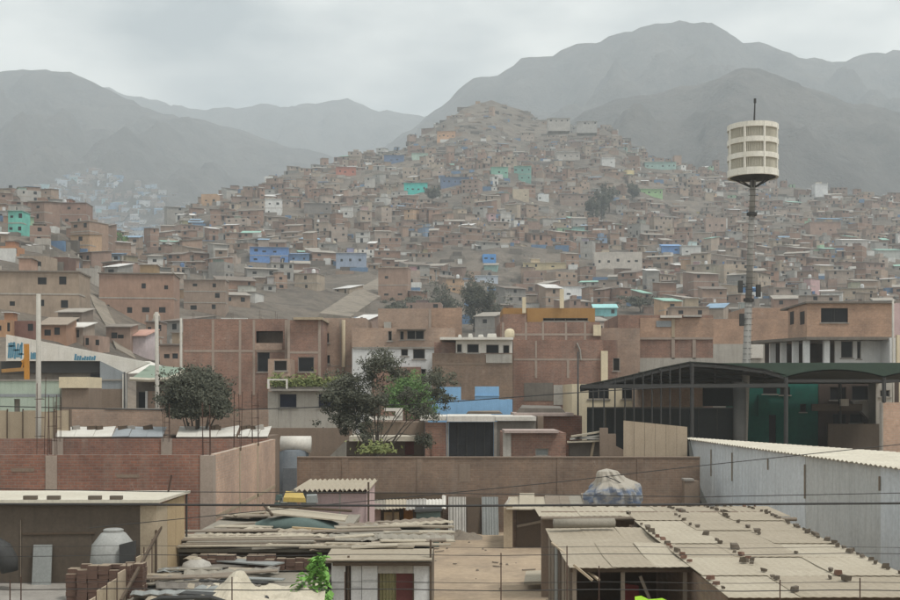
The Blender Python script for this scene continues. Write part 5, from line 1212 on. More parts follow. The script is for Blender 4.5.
# light blue metal wall and its cream roof
def bw(px_):   # point on the wall line for a picture column
    k = (px_-450)/F; ax, ay, bx_, by = 12.0, 60.0, 14.0, 30.0
    s = (k*ay - ax) / ((bx_-ax) - k*(by-ay)); return lerp(ax, bx_, s), lerp(ay, by, s)
t = thing('metal_wall', 'long pale blue sheet metal wall with cream roof edge on the right', 'wall', (12.8, 48, 0))
zt = 4.15; cols = [690, 712, 733, 769, 806, 881, 1000]
for i, (a, b) in enumerate(zip(cols, cols[1:])):
    x0, y0 = bw(a + 0.2); x1, y1 = bw(b - 0.2)
    if i == 0:
        pts = [(x0,y0,zt), (x1,y1,zt), (x1,y1,-0.2), bw(711)+(1.0,), bw(705)+(1.45,), bw(700)+(1.95,), bw(696.5)+(2.6,), bw(693.5)+(3.3,)]
        part('panel', MB().prism(pts, (0.05, 0, 0)), M['pale_blue_sheet'], t); continue
    n = max(6, int(math.hypot(x1-x0, y1-y0) / 0.22)); mb = MB(); vs = []; fs = []
    for k in range(n+1):
        u = k/n; off = 0.018*(1 if k % 2 else -1); x, y = lerp(x0,x1,u)+off, lerp(y0,y1,u)
        vs += [(x, y, -0.2), (x, y, zt), (x+0.02, y, -0.2), (x+0.02, y, zt)]
    for k in range(n): q = k*4; fs += [(q, q+4, q+5, q+1), (q+2, q+3, q+7, q+6), (q+1, q+5, q+7, q+3)]
    fs += [(0,1,3,2), (n*4, n*4+2, n*4+3, n*4+1)]
    part('panel', mb.add(vs, fs), M['pale_grey_sheet' if i in (4,) else 'pale_blue_sheet'], t)
for a in cols[1:-1]:
    x, y = bw(a); part('batten', B(x-0.07, x-0.03, y-0.04, y+0.04, 2.6 if a in (712, 733, 806) else 3.4, zt-0.3), M['wood_old'], t)
R4 = [(11.9,60.2), (19.2,38.0), (21,29), (13.95,29)]
for k in range(6):
    a, b = k/6, (k+1)/6 - 0.003
    e0, e1 = Vector((11.8,60.2,0)).lerp(Vector((13.85,29,0)), a), Vector((11.8,60.2,0)).lerp(Vector((13.85,29,0)), b)
    f0, f1 = Vector((12.1,60.2,0)).lerp(Vector((21.5,29,0)), a), Vector((12.1,60.2,0)).lerp(Vector((21.5,29,0)), b)
    q = lambda p, z: Vector((p.x, p.y, z))
    part('roof_sheet', MB().corr(q(e0, zt+0.06), q(e1, zt+0.06), q(f1, zt+0.10), q(f0, zt+0.10), max(4, int((e1-e0).length/0.35)), 0.03, 0.02), M['roof_cream'], t)
part('curved_end', MB().prism([bw(689.2)+(4.1,), bw(690.3)+(4.1,), bw(694)+(3.3,), bw(697)+(2.6,), bw(700.5)+(1.95,), bw(706)+(1.4,), bw(712)+(0.95,), bw(708)+(0.8,), bw(700)+(1.4,), bw(695)+(2.1,), bw(690.5)+(3.0,)], (-0.03, 0, 0)), M['panel_grey'], t)

# pink house, shacks and junk along the yard wall
d = 44; t = root('pink_house', 'small faded pink house with corrugated pale roof in the yard corner', 335, d, 'house')
x0, x1 = WX(300,d), WX(366.5,d)
part('wall', wall_holes(MB(), x0, x1, 0, WZ(490,d), d, d+0.15, [(WX(301,d), WZ(507,d), WX(316,d), WZ(491,d))]), M['pink'], t); part('window', B(WX(301,d), WX(316,d), d+0.06, d+0.1, WZ(507,d), WZ(491,d)), M['panel_grey'], t)
part('side_wall', B(x1-0.12, x1, d+0.15, d+4.8, 0, WZ(490,d)), M['pink'], t); part('band', B(WX(316,d), x1, d-0.03, d-0.003, WZ(493.5,d), WZ(490.2,d)), M['wood_dark'], t)
part('trim', B(WX(340,d)-0.03, WX(340,d)+0.03, d-0.02, d-0.002, 0, WZ(494,d)), M['plaster_grey'], t)
for k in range(3):
    a, b = lerp(294, 368.5, k/3), lerp(294, 368.5, (k+1)/3); part('roof_sheet', MB().corr((WX(a,d),d-0.35,WZ(489.5,d)+0.01*k), (WX(b,d)+0.05,d-0.35,WZ(489.5,d)+0.01*k), (WX(b,d)+0.05,d+5,WZ(489.5,d)+0.01*k), (WX(a,d),d+5,WZ(489.5,d)+0.01*k), 5, 0.05, 0.02), M['roof_fibre_pale'], t)
part('gutter_post', MB().tube([(x1+0.08,d-0.1,0), (x1+0.08,d-0.1,WZ(482,d))], 0.04, 6), M['wood_dark'], t)
d = 51; t = root('junk_shack', 'open junk shack roofed with ragged sheets against the yard wall', 405, d, 'shack')
rr = random.Random(8)
for k in range(4):
    a, b = lerp(366, 445, k/4), lerp(366, 445, (k+1)/4) + 1
    part('roof_sheet', MB().corr((WX(a,d),d-0.3,WZ(508.5+rr.uniform(-1,1),d)), (WX(b,d),d-0.3,WZ(508+rr.uniform(-1,1),d)), (WX(b,d+4.2),d+4.2,1.76+rr.uniform(-.04,.1)), (WX(a,d+4.2),d+4.2,1.76), 6, 0.02, 0.015), M[['roof_dirty','roof_fibre_pale','tin','tin_white'][k]], t)
for a in (370, 393, 414, 442): part('post', MB().beam((WX(a,d),d,0), (WX(a,d),d,WZ(509,d)), 0.09, 0.09), M['wood_dark'], t)
part('back_panel', B(WX(368,d+3), WX(442,d+3), d+2.9, d+3.0, 0, 2.0), M['wood_dark'], t); part('side_panel', B(WX(372,d+1), WX(381,d+1), d+0.8, d+0.86, 0, 1.7), M['pink'], t)
t = root('cabinet', 'small orange-tan wooden cabinet inside the junk shack', 391, d, 'cabinet'); part('body', B(WX(384,d+0.3), WX(399,d+0.3), d+0.3, d+0.8, 0.5, WZ(513,d)), M['plywood'], t); part('door', B(WX(386,d+0.3), WX(397,d+0.3), d+0.27, d+0.298, 0.9, WZ(516,d)), M['wood_pale'], t)
for a in (385.5, 397.5): part('leg', B(WX(a,d+0.3)-0.05, WX(a,d+0.3)+0.05, d+0.35, d+0.75, 0, 0.5), M['wood_dark'], t)
t = root('door_leaf', 'orange wooden door leaf leaning in the junk shack', 408, d, 'door leaf'); part('leaf', MB().hexa([(WX(403,d),d+0.5,0),(WX(413,d),d+0.5,0),(WX(413,d),d+0.56,0),(WX(403,d),d+0.56,0),(WX(403,d),d+0.9,1.55),(WX(413,d),d+0.9,1.55),(WX(413,d),d+0.96,1.55),(WX(403,d),d+0.96,1.55)]), M['orange'], t); part('rail', B(WX(403.4,d),WX(412.6,d),d+0.6,d+0.66,0.8,0.9), M['ochre'], t)
t = root('covered_crate', 'dark grey-green tarpaulin-covered crate beside the junk shack', 428, d-0.5, 'crate'); a_ = d-0.6
part('body', MB().hexa([(WX(417,a_),a_,0),(WX(439,a_),a_,0),(WX(439,a_),a_+1,0),(WX(417,a_),a_+1,0),(WX(416,a_),a_+.1,WZ(510,a_)),(WX(441,a_),a_,WZ(509,a_)),(WX(440,a_),a_+1,WZ(508,a_)),(WX(416,a_),a_+1,WZ(508,a_))]), M['tarp_green'], t)
part('cover', MB().hexa([(WX(414.5,a_),a_-0.08,WZ(512,a_)),(WX(442,a_),a_-0.08,WZ(511,a_)),(WX(441.5,a_),a_+1.1,WZ(509,a_)),(WX(415,a_),a_+1.1,WZ(509,a_)),(WX(415,a_),a_-.05,WZ(509.6,a_)),(WX(442,a_),a_-.05,WZ(508.6,a_)),(WX(441,a_),a_+1.05,WZ(507.5,a_)),(WX(415,a_),a_+1.05,WZ(507.5,a_))]), M['steel_dark'], t)
d = 55.2
for (a, b, lab, m_) in ((448.5, 466, 'pale corrugated sheet leaning on the yard wall beside the covered crate', 'tin'), (482, 498.5, 'grey corrugated sheet leaning on the yard wall near the wooden shed', 'panel_grey')):
    mb = MB(); vs = []; n = 20
    for k in range(n+1):
        x = WX(lerp(a, b, k/n), d); o_ = 0.03*math.sin(k*math.pi*0.6)
        vs += [(x, d-0.35+o_, 0.0), (x, d+0.55+o_, WZ(498,d)), (x, d-0.33+o_, 0.0), (x, d+0.57+o_, WZ(498,d))]
    fs = []
    for k in range(n): q = k*4; fs += [(q, q+4, q+5, q+1), (q+2, q+3, q+7, q+6), (q+1, q+5, q+7, q+3)]
    solo('corrugated_sheet', mb.add(vs, fs), M[m_], lab, 'sheet', 'sheets leaning on the yard wall')
solo('wooden_board', MB().hexa([(WX(467,d),d,0),(WX(481,d),d,0),(WX(481,d),d+.05,0),(WX(467,d),d+.05,0),(WX(467,d),d+.6,WZ(498,d)),(WX(481,d),d+.6,WZ(499,d)),(WX(481,d),d+.65,WZ(499,d)),(WX(467,d),d+.65,WZ(498,d))]), M['wood_dark'], 'dark wooden panel between the two leaning corrugated sheets', 'panel')
def mound(name, label, px0, px1, y0, y1, h, m, seed, cat):
    mb = MB(); n = 22; k_ = 10; vs = []; fs = []
    for j in range(k_+1):
        for i in range(n+1):
            u, v_ = i/n, j/k_; y = lerp(y0, y1, v_); x = lerp(WX(px0, y0), WX(px1, y0), u)
            e = max(0, math.sin(math.pi*u))**0.6 * max(0, math.sin(math.pi*v_))**0.6
            vs.append((x, y, -0.05 + h*e*(0.55 + 0.9*abs(mn.noise(Vector((x*2.3, y*2.3, seed))))) ))
    for j in range(k_):
        for i in range(n): q = j*(n+1)+i; fs.append((q, q+1, q+n+2, q+n+1))
    return solo(name, mb.add(vs, fs), m, label, cat)
mound('rubble_mound', 'low dark rubble mound at the foot of the yard wall', 441, 484, 52.8, 54.8, 0.42, M['rubble'], 3, 'mound')
d = 50; t = root('wooden_shed', 'low wooden shed with patchwork roof boards in the back yard corner', 552, d, 'shed'); rr = random.Random(4)
part('wall', B(WX(512,d+0.5), WX(600,d+0.5), d+0.5, d+0.65, 0, WZ(510,d)), M['brick_brown'], t); part('gap', B(WX(517,d), WX(541,d), d+0.3, d+0.49, 0, WZ(511,d)), M['wood_dark'], t)
part('pale_board', B(WX(503.5,d), WX(512.5,d), d-0.1, d-0.04, 0, WZ(506,d)), M['wood_pale'], t)
part('rail', MB().beam((WX(517,d),d+0.2,0.9), (WX(541,d),d+0.2,1.1), 0.06, 0.1), M['wood_old'], t)
for k in range(7):
    a = 507 + k*13 + rr.uniform(-2, 2); b = a + rr.uniform(11, 20); z = WZ(509.5,d) + rr.uniform(0, 0.06); zz = z + rr.uniform(0.10, 0.3)
    part('roof_board', MB().hexa([(WX(a,d),d-0.4,z),(WX(b,d),d-0.4,z),(WX(b,d)+.3,d+4,zz),(WX(a,d)+.3,d+4,zz),(WX(a,d),d-0.4,z+.04),(WX(b,d),d-0.4,z+.04),(WX(b,d)+.3,d+4,zz+.04),(WX(a,d)+.3,d+4,zz+.04)]), M[rr.choice(['roof_fibre_pale','roof_dirty','wood_old','roof_fibre'])], t)
part('prop', MB().beam(W(504,507,d-0.3), W(510,498,d-0.3), 0.08, 0.08), M['tin_white'], t)
# tarpaulin heap
d = 49; mb = MB(); vs = []; fs = []; n = 72; prof = [(0,1.0),(0.3,1.0),(0.55,1.03),(0.68,1.0),(0.75,0.93),(0.80,0.74),(0.84,0.58),(0.90,0.50),(0.96,0.42),(0.99,0.3),(1.0,0.0)]
cx = WX(619,d); Hh = WZ(470,d); prof = [(k/30, interp(k/30, [p[0] for p in prof], [p[1] for p in prof])) for k in range(30)] + [(1.0, 0.0)]
for j, (v_, r_) in enumerate(prof):
    for i in range(n):
        a = 2*math.pi*i/n; fold = 1 + (0.06*math.sin(a*9 + v_*5 + 2*mn.noise(Vector((a, v_*2, 1)))) + 0.05*math.sin(a*15+v_*9))*min(1, 1.5-v_) + 0.26*mn.noise(Vector((math.cos(a)*1.7, math.sin(a)*1.7, v_*3.5))) + 0.16*mn.noise(Vector((math.cos(a)*4, math.sin(a)*4, v_*9.0)))
        off = -0.75*max(0, (v_-0.6))/0.4
        vs.append((cx + off*0.5 + math.cos(a)*1.06*r_*fold, d+1.0+math.sin(a)*0.95*r_*fold, v_*Hh + ((0.16*math.cos(a) + 0.12*math.sin(a*3+0.6))*r_ if 0.2 < v_ < 0.9 else 0)))
for j in range(len(prof)-1):
    for i in range(n): fs.append((j*n+i, j*n+(i+1) % n, (j+1)*n+(i+1) % n, (j+1)*n+i))
M['tarp_two'] = None
m2, nt, bs = newmat('tarp_blue_grey'); g_ = N(nt, 'ShaderNodeTexCoord'); sp_ = N(nt, 'ShaderNodeSeparateXYZ'); nt.links.new(g_.outputs['Object'], sp_.inputs[0])
nzv = noise_node(nt, g_.outputs['Object'], 1.3, 4, 0.6); ad = N(nt, 'ShaderNodeMath', operation='MULTIPLY_ADD'); nt.links.new(nzv, ad.inputs[0]); ad.inputs[1].default_value = 1.0; nt.links.new(sp_.outputs[2], ad.inputs[2])
wv = N(nt, 'ShaderNodeTexWave', bands_direction='Z'); wv.inputs['Scale'].default_value = 1.1; wv.inputs['Distortion'].default_value = 9; wv.inputs['Detail Scale'].default_value = 1.5; nt.links.new(g_.outputs['Object'], wv.inputs['Vector'])
o_ = mixc(nt, ramp(nt, noise_node(nt, mapped(nt, g_.outputs['Object'], (1.2,1.2,3.0)), 1.6, 5, 0.65), 0.42, 0.58), (0.11,0.145,0.215,1), (0.28,0.28,0.27,1)); mr_ = N(nt, 'ShaderNodeMapRange'); mr_.inputs[1].default_value = 3.0; mr_.inputs[2].default_value = 3.2; nt.links.new(ad.outputs[0], mr_.inputs[0])
nt.links.new(mixc(nt, mr_.outputs[0], o_, (0.34,0.31,0.26,1)), bs.inputs['Base Color']); bs.inputs['Roughness'].default_value = 0.6
t = root('covered_heap', 'tall heap wrapped in blue and beige tarpaulin in the yard corner', 619, d, 'heap'); part('tarpaulin', mb.add(vs, fs), m2, t)
part('rope', MB().tube([(cx-0.5, d+0.42, 3.05), (cx-0.1, d+0.25, 2.9), (cx+0.4, d+0.32, 2.6), (cx+0.75, d+0.4, 2.2)], 0.02, 5), M['cable'], t)
t = root('wall_pier', 'beige block pier at the end of the yard wall', 692, 54.5, 'pier'); part('shaft', B(WX(684.5,54.5), WX(699,54.5), 54.5, 55.1, 0, WZ(481,54.5)), M['mud_wall'], t); part('cap', B(WX(684,54.5), WX(694,54.5), 54.45, 55.15, WZ(481,54.5), WZ(479,54.5)), M['concrete'], t)
mound('debris_mound', 'debris pile where the metal wall meets the yard', 684, 742, 49.5, 53.5, 1.9, M['rubble'], 6, 'mound')
solo('pale_slab', MB().hexa([W(524,585,39.2), W(551,584,39.2), W(549,573,41), W(526,574,41), W(524,582,39.2), W(551,581,39.2), W(549,570,41), W(526,571,41)]), M['roof_fibre_pale'], 'pale slab board lying in the dirt yard', 'slab')

# ------------------------------------------------------------------ right foreground: sheet roofs weighted with stones
def zr(y): return lerp(2.50, 2.78, (y - 23.3) / 13.5)
STN = []
for s in range(4):
    rr = random.Random(50+s); vs = []
    for (x, y, z) in ((-1,-1,0),(1,-1,0),(1,1,0),(-1,1,0),(-1,-1,1),(1,-1,1),(1,1,1),(-1,1,1)): vs.append((x*0.11*rr.uniform(.65,1.1), y*0.08*rr.uniform(.65,1.1), z*0.13*rr.uniform(.6,1.1)))
    me = MB().hexa(vs).mesh('roof_stone'); me.materials.append(M['stone_red'] if s == 3 else M['stone']); STN.append(me)
def stone(x, y, z, label, group, rr, k=None, sc=1.0):
    o = bpy.data.objects.new('roof_stone', STN[rr.randrange(4) if k is None else k]); col.objects.link(o); o.location = (x, y, z); o.rotation_euler[2] = rr.uniform(0, 3); s = sc*rr.uniform(0.4, 0.8); o.scale = (s, s, s)
    tag(o, label, 'stone', group)
t = thing('sheet_roof_house', 'low house under a wide patchwork of cream roofing sheets, right foreground', 'house', (7.5, 30, 0))
XC = [5.4, 6.75, 8.2, 9.65]; YR = [23.2, 25.6, 28.1, 30.3, 32.7, 34.8, 36.7]; rr = random.Random(9)
for i in range(3):
    for j in range(6):
        a, b, y0, y1 = XC[i]-0.04, XC[i+1]+0.07, YR[j]-0.12, YR[j+1]; j0 = 0.012*((i+j) % 2) + 0.004*j
        w_ = [rr.uniform(-0.05, 0.05) for _ in range(4)]
        part('roof_sheet', MB().corr((a+w_[0],y0+w_[1],zr(y0)+j0+0.012), (b+w_[2],y0+w_[1],zr(y0)+j0+0.012), (b+w_[2],y1,zr(y1)+j0), (a+w_[0],y1,zr(y1)+j0), 8, 0.0045, 0.012, rr.uniform(0, 0.025)), M[rr.choice(['roof_fibre','roof_fibre','roof_fibre_pale'])], t)
part('side_wall', B(5.45, 5.6, 23.4, 36.5, 0, 2.45), M['brick_brown'], t); part('front_wall', B(5.6, 7.9, 23.5, 23.65, 0, 2.42), M['mud_wall'], t); part('pink_wall', B(7.9, 9.6, 23.48, 23.63, 0, 2.42), M['pink'], t)
part('right_wall', B(9.45, 9.6, 23.65, 36.5, 0, 2.45), M['mud_wall'], t); part('back_wall', B(5.6, 9.45, 36.35, 36.5, 0, 2.6), M['mud_wall'], t)
for a in (8.35, 9.0): part('wall_strip', B(a-0.03, a+0.03, 23.44, 23.478, 0, 2.42), M['wood_dark'], t)
part('fascia', B(5.4, 9.65, 23.3, 23.36, 2.36, 2.46), M['wood_dark'], t)
GS = 'stones weighing down the cream roof'
rows_ = [(5.42, 'stone along the open-sided edge of the cream sheet roof', 26, 3), (6.78, 'stone in the second seam row of the cream sheet roof', 17, 0), (8.22, 'stone in the third seam row of the cream sheet roof', 15, 1), (9.6, 'stone along the cream roof edge beside the metal wall', 32, None)]
for (x, lab, n, k) in rows_:
    for i in range(n):
        y = lerp(23.5, 36.4, (i + rr.uniform(0.1, 0.9))/n)
        if x < 9 and (mn.noise(Vector((y*0.9, x, 2))) < -0.12): continue
        stone(x + rr.gauss(0, 0.03), y, zr(y)+0.035, lab, GS, rr, 3 if (k == 3 and rr.random() < 0.45) else rr.randrange(3))
for (px, py) in ((741,557),(748,560),(744,563),(752,562),(735,551),(838,574),(846,579),(830,577)):
    y = 3.8*F/(py-HZ); stone(WX(px,y), y, zr(y)+0.035, 'larger stone of the loose group on the cream sheet roof', GS, rr, None, 1.3)
# upper back strip
t = thing('back_sheet_roof', 'narrow raised sheet roof behind the wide cream roof', 'roof', (6, 38, 0))
for i in range(6):
    a, b = lerp(2.75, 10.4, i/6), lerp(2.75, 10.4, (i+1)/6) + 0.08
    part('roof_sheet', MB().corr((a,37.0-i*0.02,2.66+0.012*(i % 2)), (b,37.0-i*0.02,2.66+0.012*(i % 2)), (b,39.6,2.72+0.012*(i % 2)), (a,39.6,2.72+0.012*(i % 2)), 7, 0.005, 0.012), M['roof_fibre_pale' if i < 3 else 'roof_fibre'], t)
part('wall', B(2.9, 10.2, 38, 38.2, 0, 2.7), M['mud_wall'], t); part('end_pole', MB().tube([(2.8,36.95,2.60), (10.6,36.7,2.60)], 0.06, 8), M['wood_old'], t)
for i in range(22): x = lerp(2.9, 10.2, (i+rr.random())/22); stone(x, 39.45, 2.735, 'stone along the back edge of the narrow raised roof', GS, rr)
for (x, n) in ((7.3, 8), (8.6, 7), (9.9, 5)):
    for i in range(n): y = lerp(37.2, 39.4, (i+rr.random())/n); stone(x + (y-38)*-0.12, y, 2.71, 'stone in the short seam rows across the narrow raised roof', GS, rr)
# left sub-roof with open dark front
t = thing('open_shed', 'open dark shed under a sagging pale sheet roof, right foreground', 'shed', (4, 27, 0))
for i in range(3):
    for j in range(2):
        a, b = lerp(2.7, 5.6, i/3)-0.03, lerp(2.7, 5.6, (i+1)/3)+0.05; y0, y1 = (26.8, 30.2) if j == 0 else (30.1, 33.6)
        if j == 1 and i == 0: b += 0.3
        part('roof_sheet', MB().corr((a,y0,2.55+0.03*j+rr.uniform(-.03,.03)), (b,y0,2.55+0.03*j+rr.uniform(-.03,.03)), (b,y1,2.66+0.02*j), (a,y1,2.66+0.02*j+rr.uniform(-.02,.04)), 6, 0.0045, 0.012, 0.05), M[rr.choice(['roof_fibre','roof_fibre_pale'])], t)
part('back_wall', B(2.9, 5.4, 31.4, 31.5, 0, 2.5), M['wood_dark'], t)
for k in range(7):
    y = lerp(27.2, 33.2, k/6); part('side_board', MB().hexa([(2.78,y,0),(2.82,y,0),(2.82,y+0.75,0),(2.78,y+0.75,0),(2.78,y,2.4+rr.uniform(-.1,.1)),(2.82,y,2.4),(2.82,y+0.75,2.42),(2.78,y+0.75,2.45+rr.uniform(-.1,.1))]), M[rr.choice(['wood_old','wood_dark','panel_grey'])], t)
for (x, y) in ((2.8, 27.0), (3.9, 27.1), (5.3, 27.1)): part('post', MB().beam((x,y,0), (x,y,2.52), 0.09, 0.09), M['wood_old'], t)
part('brace', MB().beam((4.3,27.15,2.3), (5.0,27.15,0.6), 0.05, 0.07), M['wood_old'], t); part('loose_lath', MB().beam((2.75,26.7,2.62), (3.15,26.5,2.3), 0.04, 0.05), M['wood_pale'], t); part('loose_lath', MB().beam((3.3,26.6,2.3), (2.55,30,2.7), 0.06, 0.04), M['wood_pale'], t)
part('front_beam', MB().beam((2.7,27.0,2.46), (5.5,27.0,2.46), 0.07, 0.09), M['wood_dark'], t)
t = thing('rolled_mat', 'rolled grey mat lying on the sagging pale shed roof', 'mat', (3.4, 33, 2.7)); part('roll', MB().tube([(2.85,33.0,2.86), (4.55,33.2,2.86)], 0.13, 12), M['roof_dirty'], t, smooth=True); part('end', MB().tube([(4.5,33.19,2.86), (4.58,33.21,2.86)], 0.06, 8), M['wood_dark'], t)
solo('red_cloth', MB().hexa([(4.05,28.3,0.9),(4.5,28.3,0.9),(4.5,28.36,0.9),(4.05,28.36,0.9),(4.1,28.3,1.95),(4.45,28.3,1.9),(4.45,28.36,1.9),(4.1,28.36,1.95)]), M['red_cloth'], 'dark red cloth hanging inside the open dark shed', 'cloth')
mb = MB(); vs = []; fs = []
for i in range(9):
    for j in range(5): u, v_ = i/8, j/4; vs.append((lerp(4.05,5.25,u), 26.0+0.3*v_+0.04*math.sin(u*14), lerp(1.2, 1.98-0.12*u, v_) + 0.03*math.sin(u*17)))
for i in range(8):
    for j in range(4): q = i*5+j; fs.append((q, q+5, q+6, q+1))
solo('lime_cloth', mb.add(vs, fs), M['lime_cloth'], 'bright lime green cloth at the bottom of the open dark shed', 'cloth', smooth=True)
t = thing('wash_basin', 'upturned pale grey basin in front of the open dark shed', 'basin', (3.28, 26.2, 1.55)); part('bowl', MB().lathe([(0.24,1.62), (0.22,1.74), (0.14,1.86), (0.0,1.89)], 16, 3.28, 26.2), M['plaster_grey'], t, smooth=True); part('rim', MB().lathe([(0.22,1.60), (0.265,1.60), (0.265,1.635), (0.22,1.635)], 16, 3.28, 26.2), M['concrete'], t)
t = thing('work_table', 'dark table inside the open dark shed', 'table', (3.6, 26.4, 0)); part('top', B(2.9, 4.9, 25.9, 26.9, 1.5, 1.56), M['wood_dark'], t)
for x in (2.95, 4.82):
    for y in (25.95, 26.8): part('leg', B(x, x+0.07, y, y+0.07, 0, 1.5), M['wood_dark'], t)

# ------------------------------------------------------------------ white plank house, scrap roofs
def scrap(t, x0, x1, y0, y1, z, n, rr, pal, zs=0.0, lmin=1.2, lmax=3.6, wmin=0.15, wmax=0.6):
    for i in range(n):
        L, w = rr.uniform(lmin, lmax), rr.uniform(wmin, wmax); cx, cy = rr.uniform(x0+0.5, x1-0.5), rr.uniform(y0, y1); a = rr.gauss(0, 0.16)
        L = min(L, 2*min(cx-x0+0.5, x1+0.5-cx)); c_, s_ = math.cos(a), math.sin(a); zz = z + zs*(cy-y0) + rr.uniform(0.02, 0.14); tl = rr.uniform(-0.03, 0.05)
        p = Vector((cx-c_*L/2, cy-s_*L/2, zz-tl)); q = Vector((cx+c_*L/2, cy+s_*L/2, zz+tl))
        if rr.random() < 0.35:
            k = Vector((-s_*w, c_*w, 0.03)); part('roof_sheet', MB().corr(p, q, q+k*1.6, p+k*1.6, max(3, int(L/0.3)), 0.02, 0.012), M[rr.choice(pal)], t)
        else: part('board', MB().beam(p, q, w, 0.035), M[rr.choice(pal)], t)
rr = random.Random(17); PAL = ['roof_dirty', 'roof_fibre', 'wood_old', 'roof_dirty', 'roof_fibre_pale', 'wood_old', 'roof_fibre']
d = 31; t = root('white_plank_house', 'white panelled house with a curtained doorway and scrap board roof', 380, d, 'house')
zt = WZ(563, d)
for (a, b, z0, z1, m_) in ((331.5,345.5,560,583,'plaster_white'),(331.5,345.5,583.4,640,'plaster_white'),(351,361.5,563,587,'plaster_white'),(351,361.5,587.4,640,'plaster_white'),(362,377.5,563,580,'plaster_white'),(362,377.5,580.4,640,'plaster_white'),(413.5,429.5,563,583,'plaster_white'),(413.5,429.5,583.4,640,'plaster_white'),(378,413,562.5,573.5,'plaster_grey')):
    part('panel', B(WX(a,d), WX(b,d), d, d+0.05, max(0, WZ(z1,d)), WZ(z0,d)), M[m_], t)
part('gap_shade_board', B(WX(346,d), WX(350.6,d), d+0.06, d+0.1, 0, zt), M['wood_dark'], t); part('gap_post', B(WX(347.5,d), WX(349.5,d), d-0.05, d+0.05, 0, WZ(556,d)), M['wood_dark'], t)  # dark board behind the panels stands in for the shade in the gap
part('corner_post', B(WX(429.6,d), WX(431.6,d), d-0.05, d+0.08, 0, WZ(540,d)), M['wood_dark'], t)
part('door', B(WX(396,d), WX(412.6,d), d+0.06, d+0.1, 0, WZ(574,d)), M['maroon'], t); part('curtain', MB().corr((WX(379,d),d+0.12,0.0), (WX(396,d),d+0.12,0.0), (WX(396,d),d+0.121,WZ(574,d)), (WX(379,d),d+0.121,WZ(574,d)), 5, 0.03, 0.008), M['curtain'], t)
for a in (378, 412.7): part('door_frame', B(WX(a,d), WX(a,d)+0.035, d-0.02, d+0.1, 0, WZ(573.6,d)), M['wood_dark'], t)
x0, x1 = WX(326,d), WX(432,d)
part('roof_deck', MB().hexa([(x0,d-0.2,zt+0.02),(x1,d-0.2,zt+0.02),(x1,38.5,2.2),(x0,38.5,2.2),(x0,d-0.2,zt+0.08),(x1,d-0.2,zt+0.08),(x1,38.5,2.26),(x0,38.5,2.26)]), M['roof_dirty'], t)
part('fascia', B(x0+0.2, x1, d-0.27, d-0.21, zt-0.04, zt+0.05), M['wood_dark'], t); part('eave_sheet', MB().hexa([(x0,d-0.35,zt+0.1),(x1,d-0.35,zt+0.1),(x1,d+1.4,zt+0.16),(x0,d+1.4,zt+0.16),(x0,d-0.35,zt+0.13),(x1,d-0.35,zt+0.13),(x1,d+1.4,zt+0.19),(x0,d+1.4,zt+0.19)]), M['roof_fibre'], t)
part('side_wall', B(x1-0.12, x1-0.04, d+0.1, 38.4, 0, zt), M['wood_old'], t); part('rear_wall', B(x0, x1-0.15, 38.3, 38.4, 0, 2.15), M['wood_old'], t)
scrap(t, x0-0.4, x1+0.1, d+1.2, 38.3, 2.19, 30, rr, PAL, 0.012)
for (a, b, c_, e_) in ((412,541,432,555),(405,540,428,537),(420,548,430,540)): part('white_lath', MB().beam(W(a,b,36), W(c_,e_,34.5), 0.08, 0.05), M['tin_white'], t)
t = thing('scrap_roof_house', 'low house under a messy scrap board roof left of the white panelled house', 'house', (-5.5, 38, 0))
part('roof_deck', B(-7.9, -3.2, 33.4, 43, 2.02, 2.12), M['roof_dirty'], t); part('front_wall', B(-7.7, -3.2, 33.6, 33.7, 0, 2.0), M['wood_dark'], t); part('side_wall', B(-3.35, -3.25, 38.5, 42.9, 0, 2.0), M['wood_old'], t)
scrap(t, -7.9, -3.0, 33.3, 36.6, 2.12, 32, rr, PAL, 0.01, 1.4, 4.0); scrap(t, -7.9, -5.9, 36.4, 42.2, 2.12, 14, rr, PAL, 0.01, 0.8, 2.0)
for k in range(5): y = 33.3 + k*0.22; part('eave_board', MB().beam((-7.9+rr.uniform(0,.6), y, 2.2+0.03*k), (-3.3+rr.uniform(-.6,.2), y+rr.uniform(-.2,.2), 2.24+0.03*k), 0.24, 0.04), M[rr.choice(PAL)], t)
# covered bundle that looks like a boat
d = 38.5; t = root('covered_bundle', 'long dark green tarpaulin bundle with a cream cover lying on the scrap roof', 300, d, 'bundle'); t.location.z = 2.2; ORG[t.name] = Vector(t.location)
n = 18; vs = []; fs = []
for i in range(n+1):
    u = i/n; px = lerp(256, 352, u); e = math.sin(math.pi*min(max(u*0.92+0.04, 0), 1))**0.5; yb = lerp(528, 535, u); yt = lerp(512, 520, u) + 2*math.sin(u*9)
    for j, (fy, fz) in enumerate(((-0.5,0),(-0.62,0.45),(-0.35,0.95),(0.35,1.0),(0.62,0.5),(0.5,0))):
        vs.append((WX(px,d), d+fy*1.3*e, lerp(WZ(yb,d), WZ(yt,d), fz*e)))
for i in range(n):
    for j in range(6): fs.append((i*6+j, i*6+(j+1) % 6, (i+1)*6+(j+1) % 6, (i+1)*6+j))
fs += [tuple(range(6)), tuple(n*6+j for j in range(6))[::-1]]
part('tarpaulin', MB().add(vs, fs), M['tarp_green'], t, smooth=True)
part('cover', MB().hexa([W(266,514,d-0.5), W(345,522,d-0.5), W(348,516,d+1.0), W(268,507,d+1.0), W(266,512.5,d-0.5), W(345,520.5,d-0.5), W(348,515,d+1.0), W(268,506,d+1.0)]), M['roof_fibre_pale'], t)
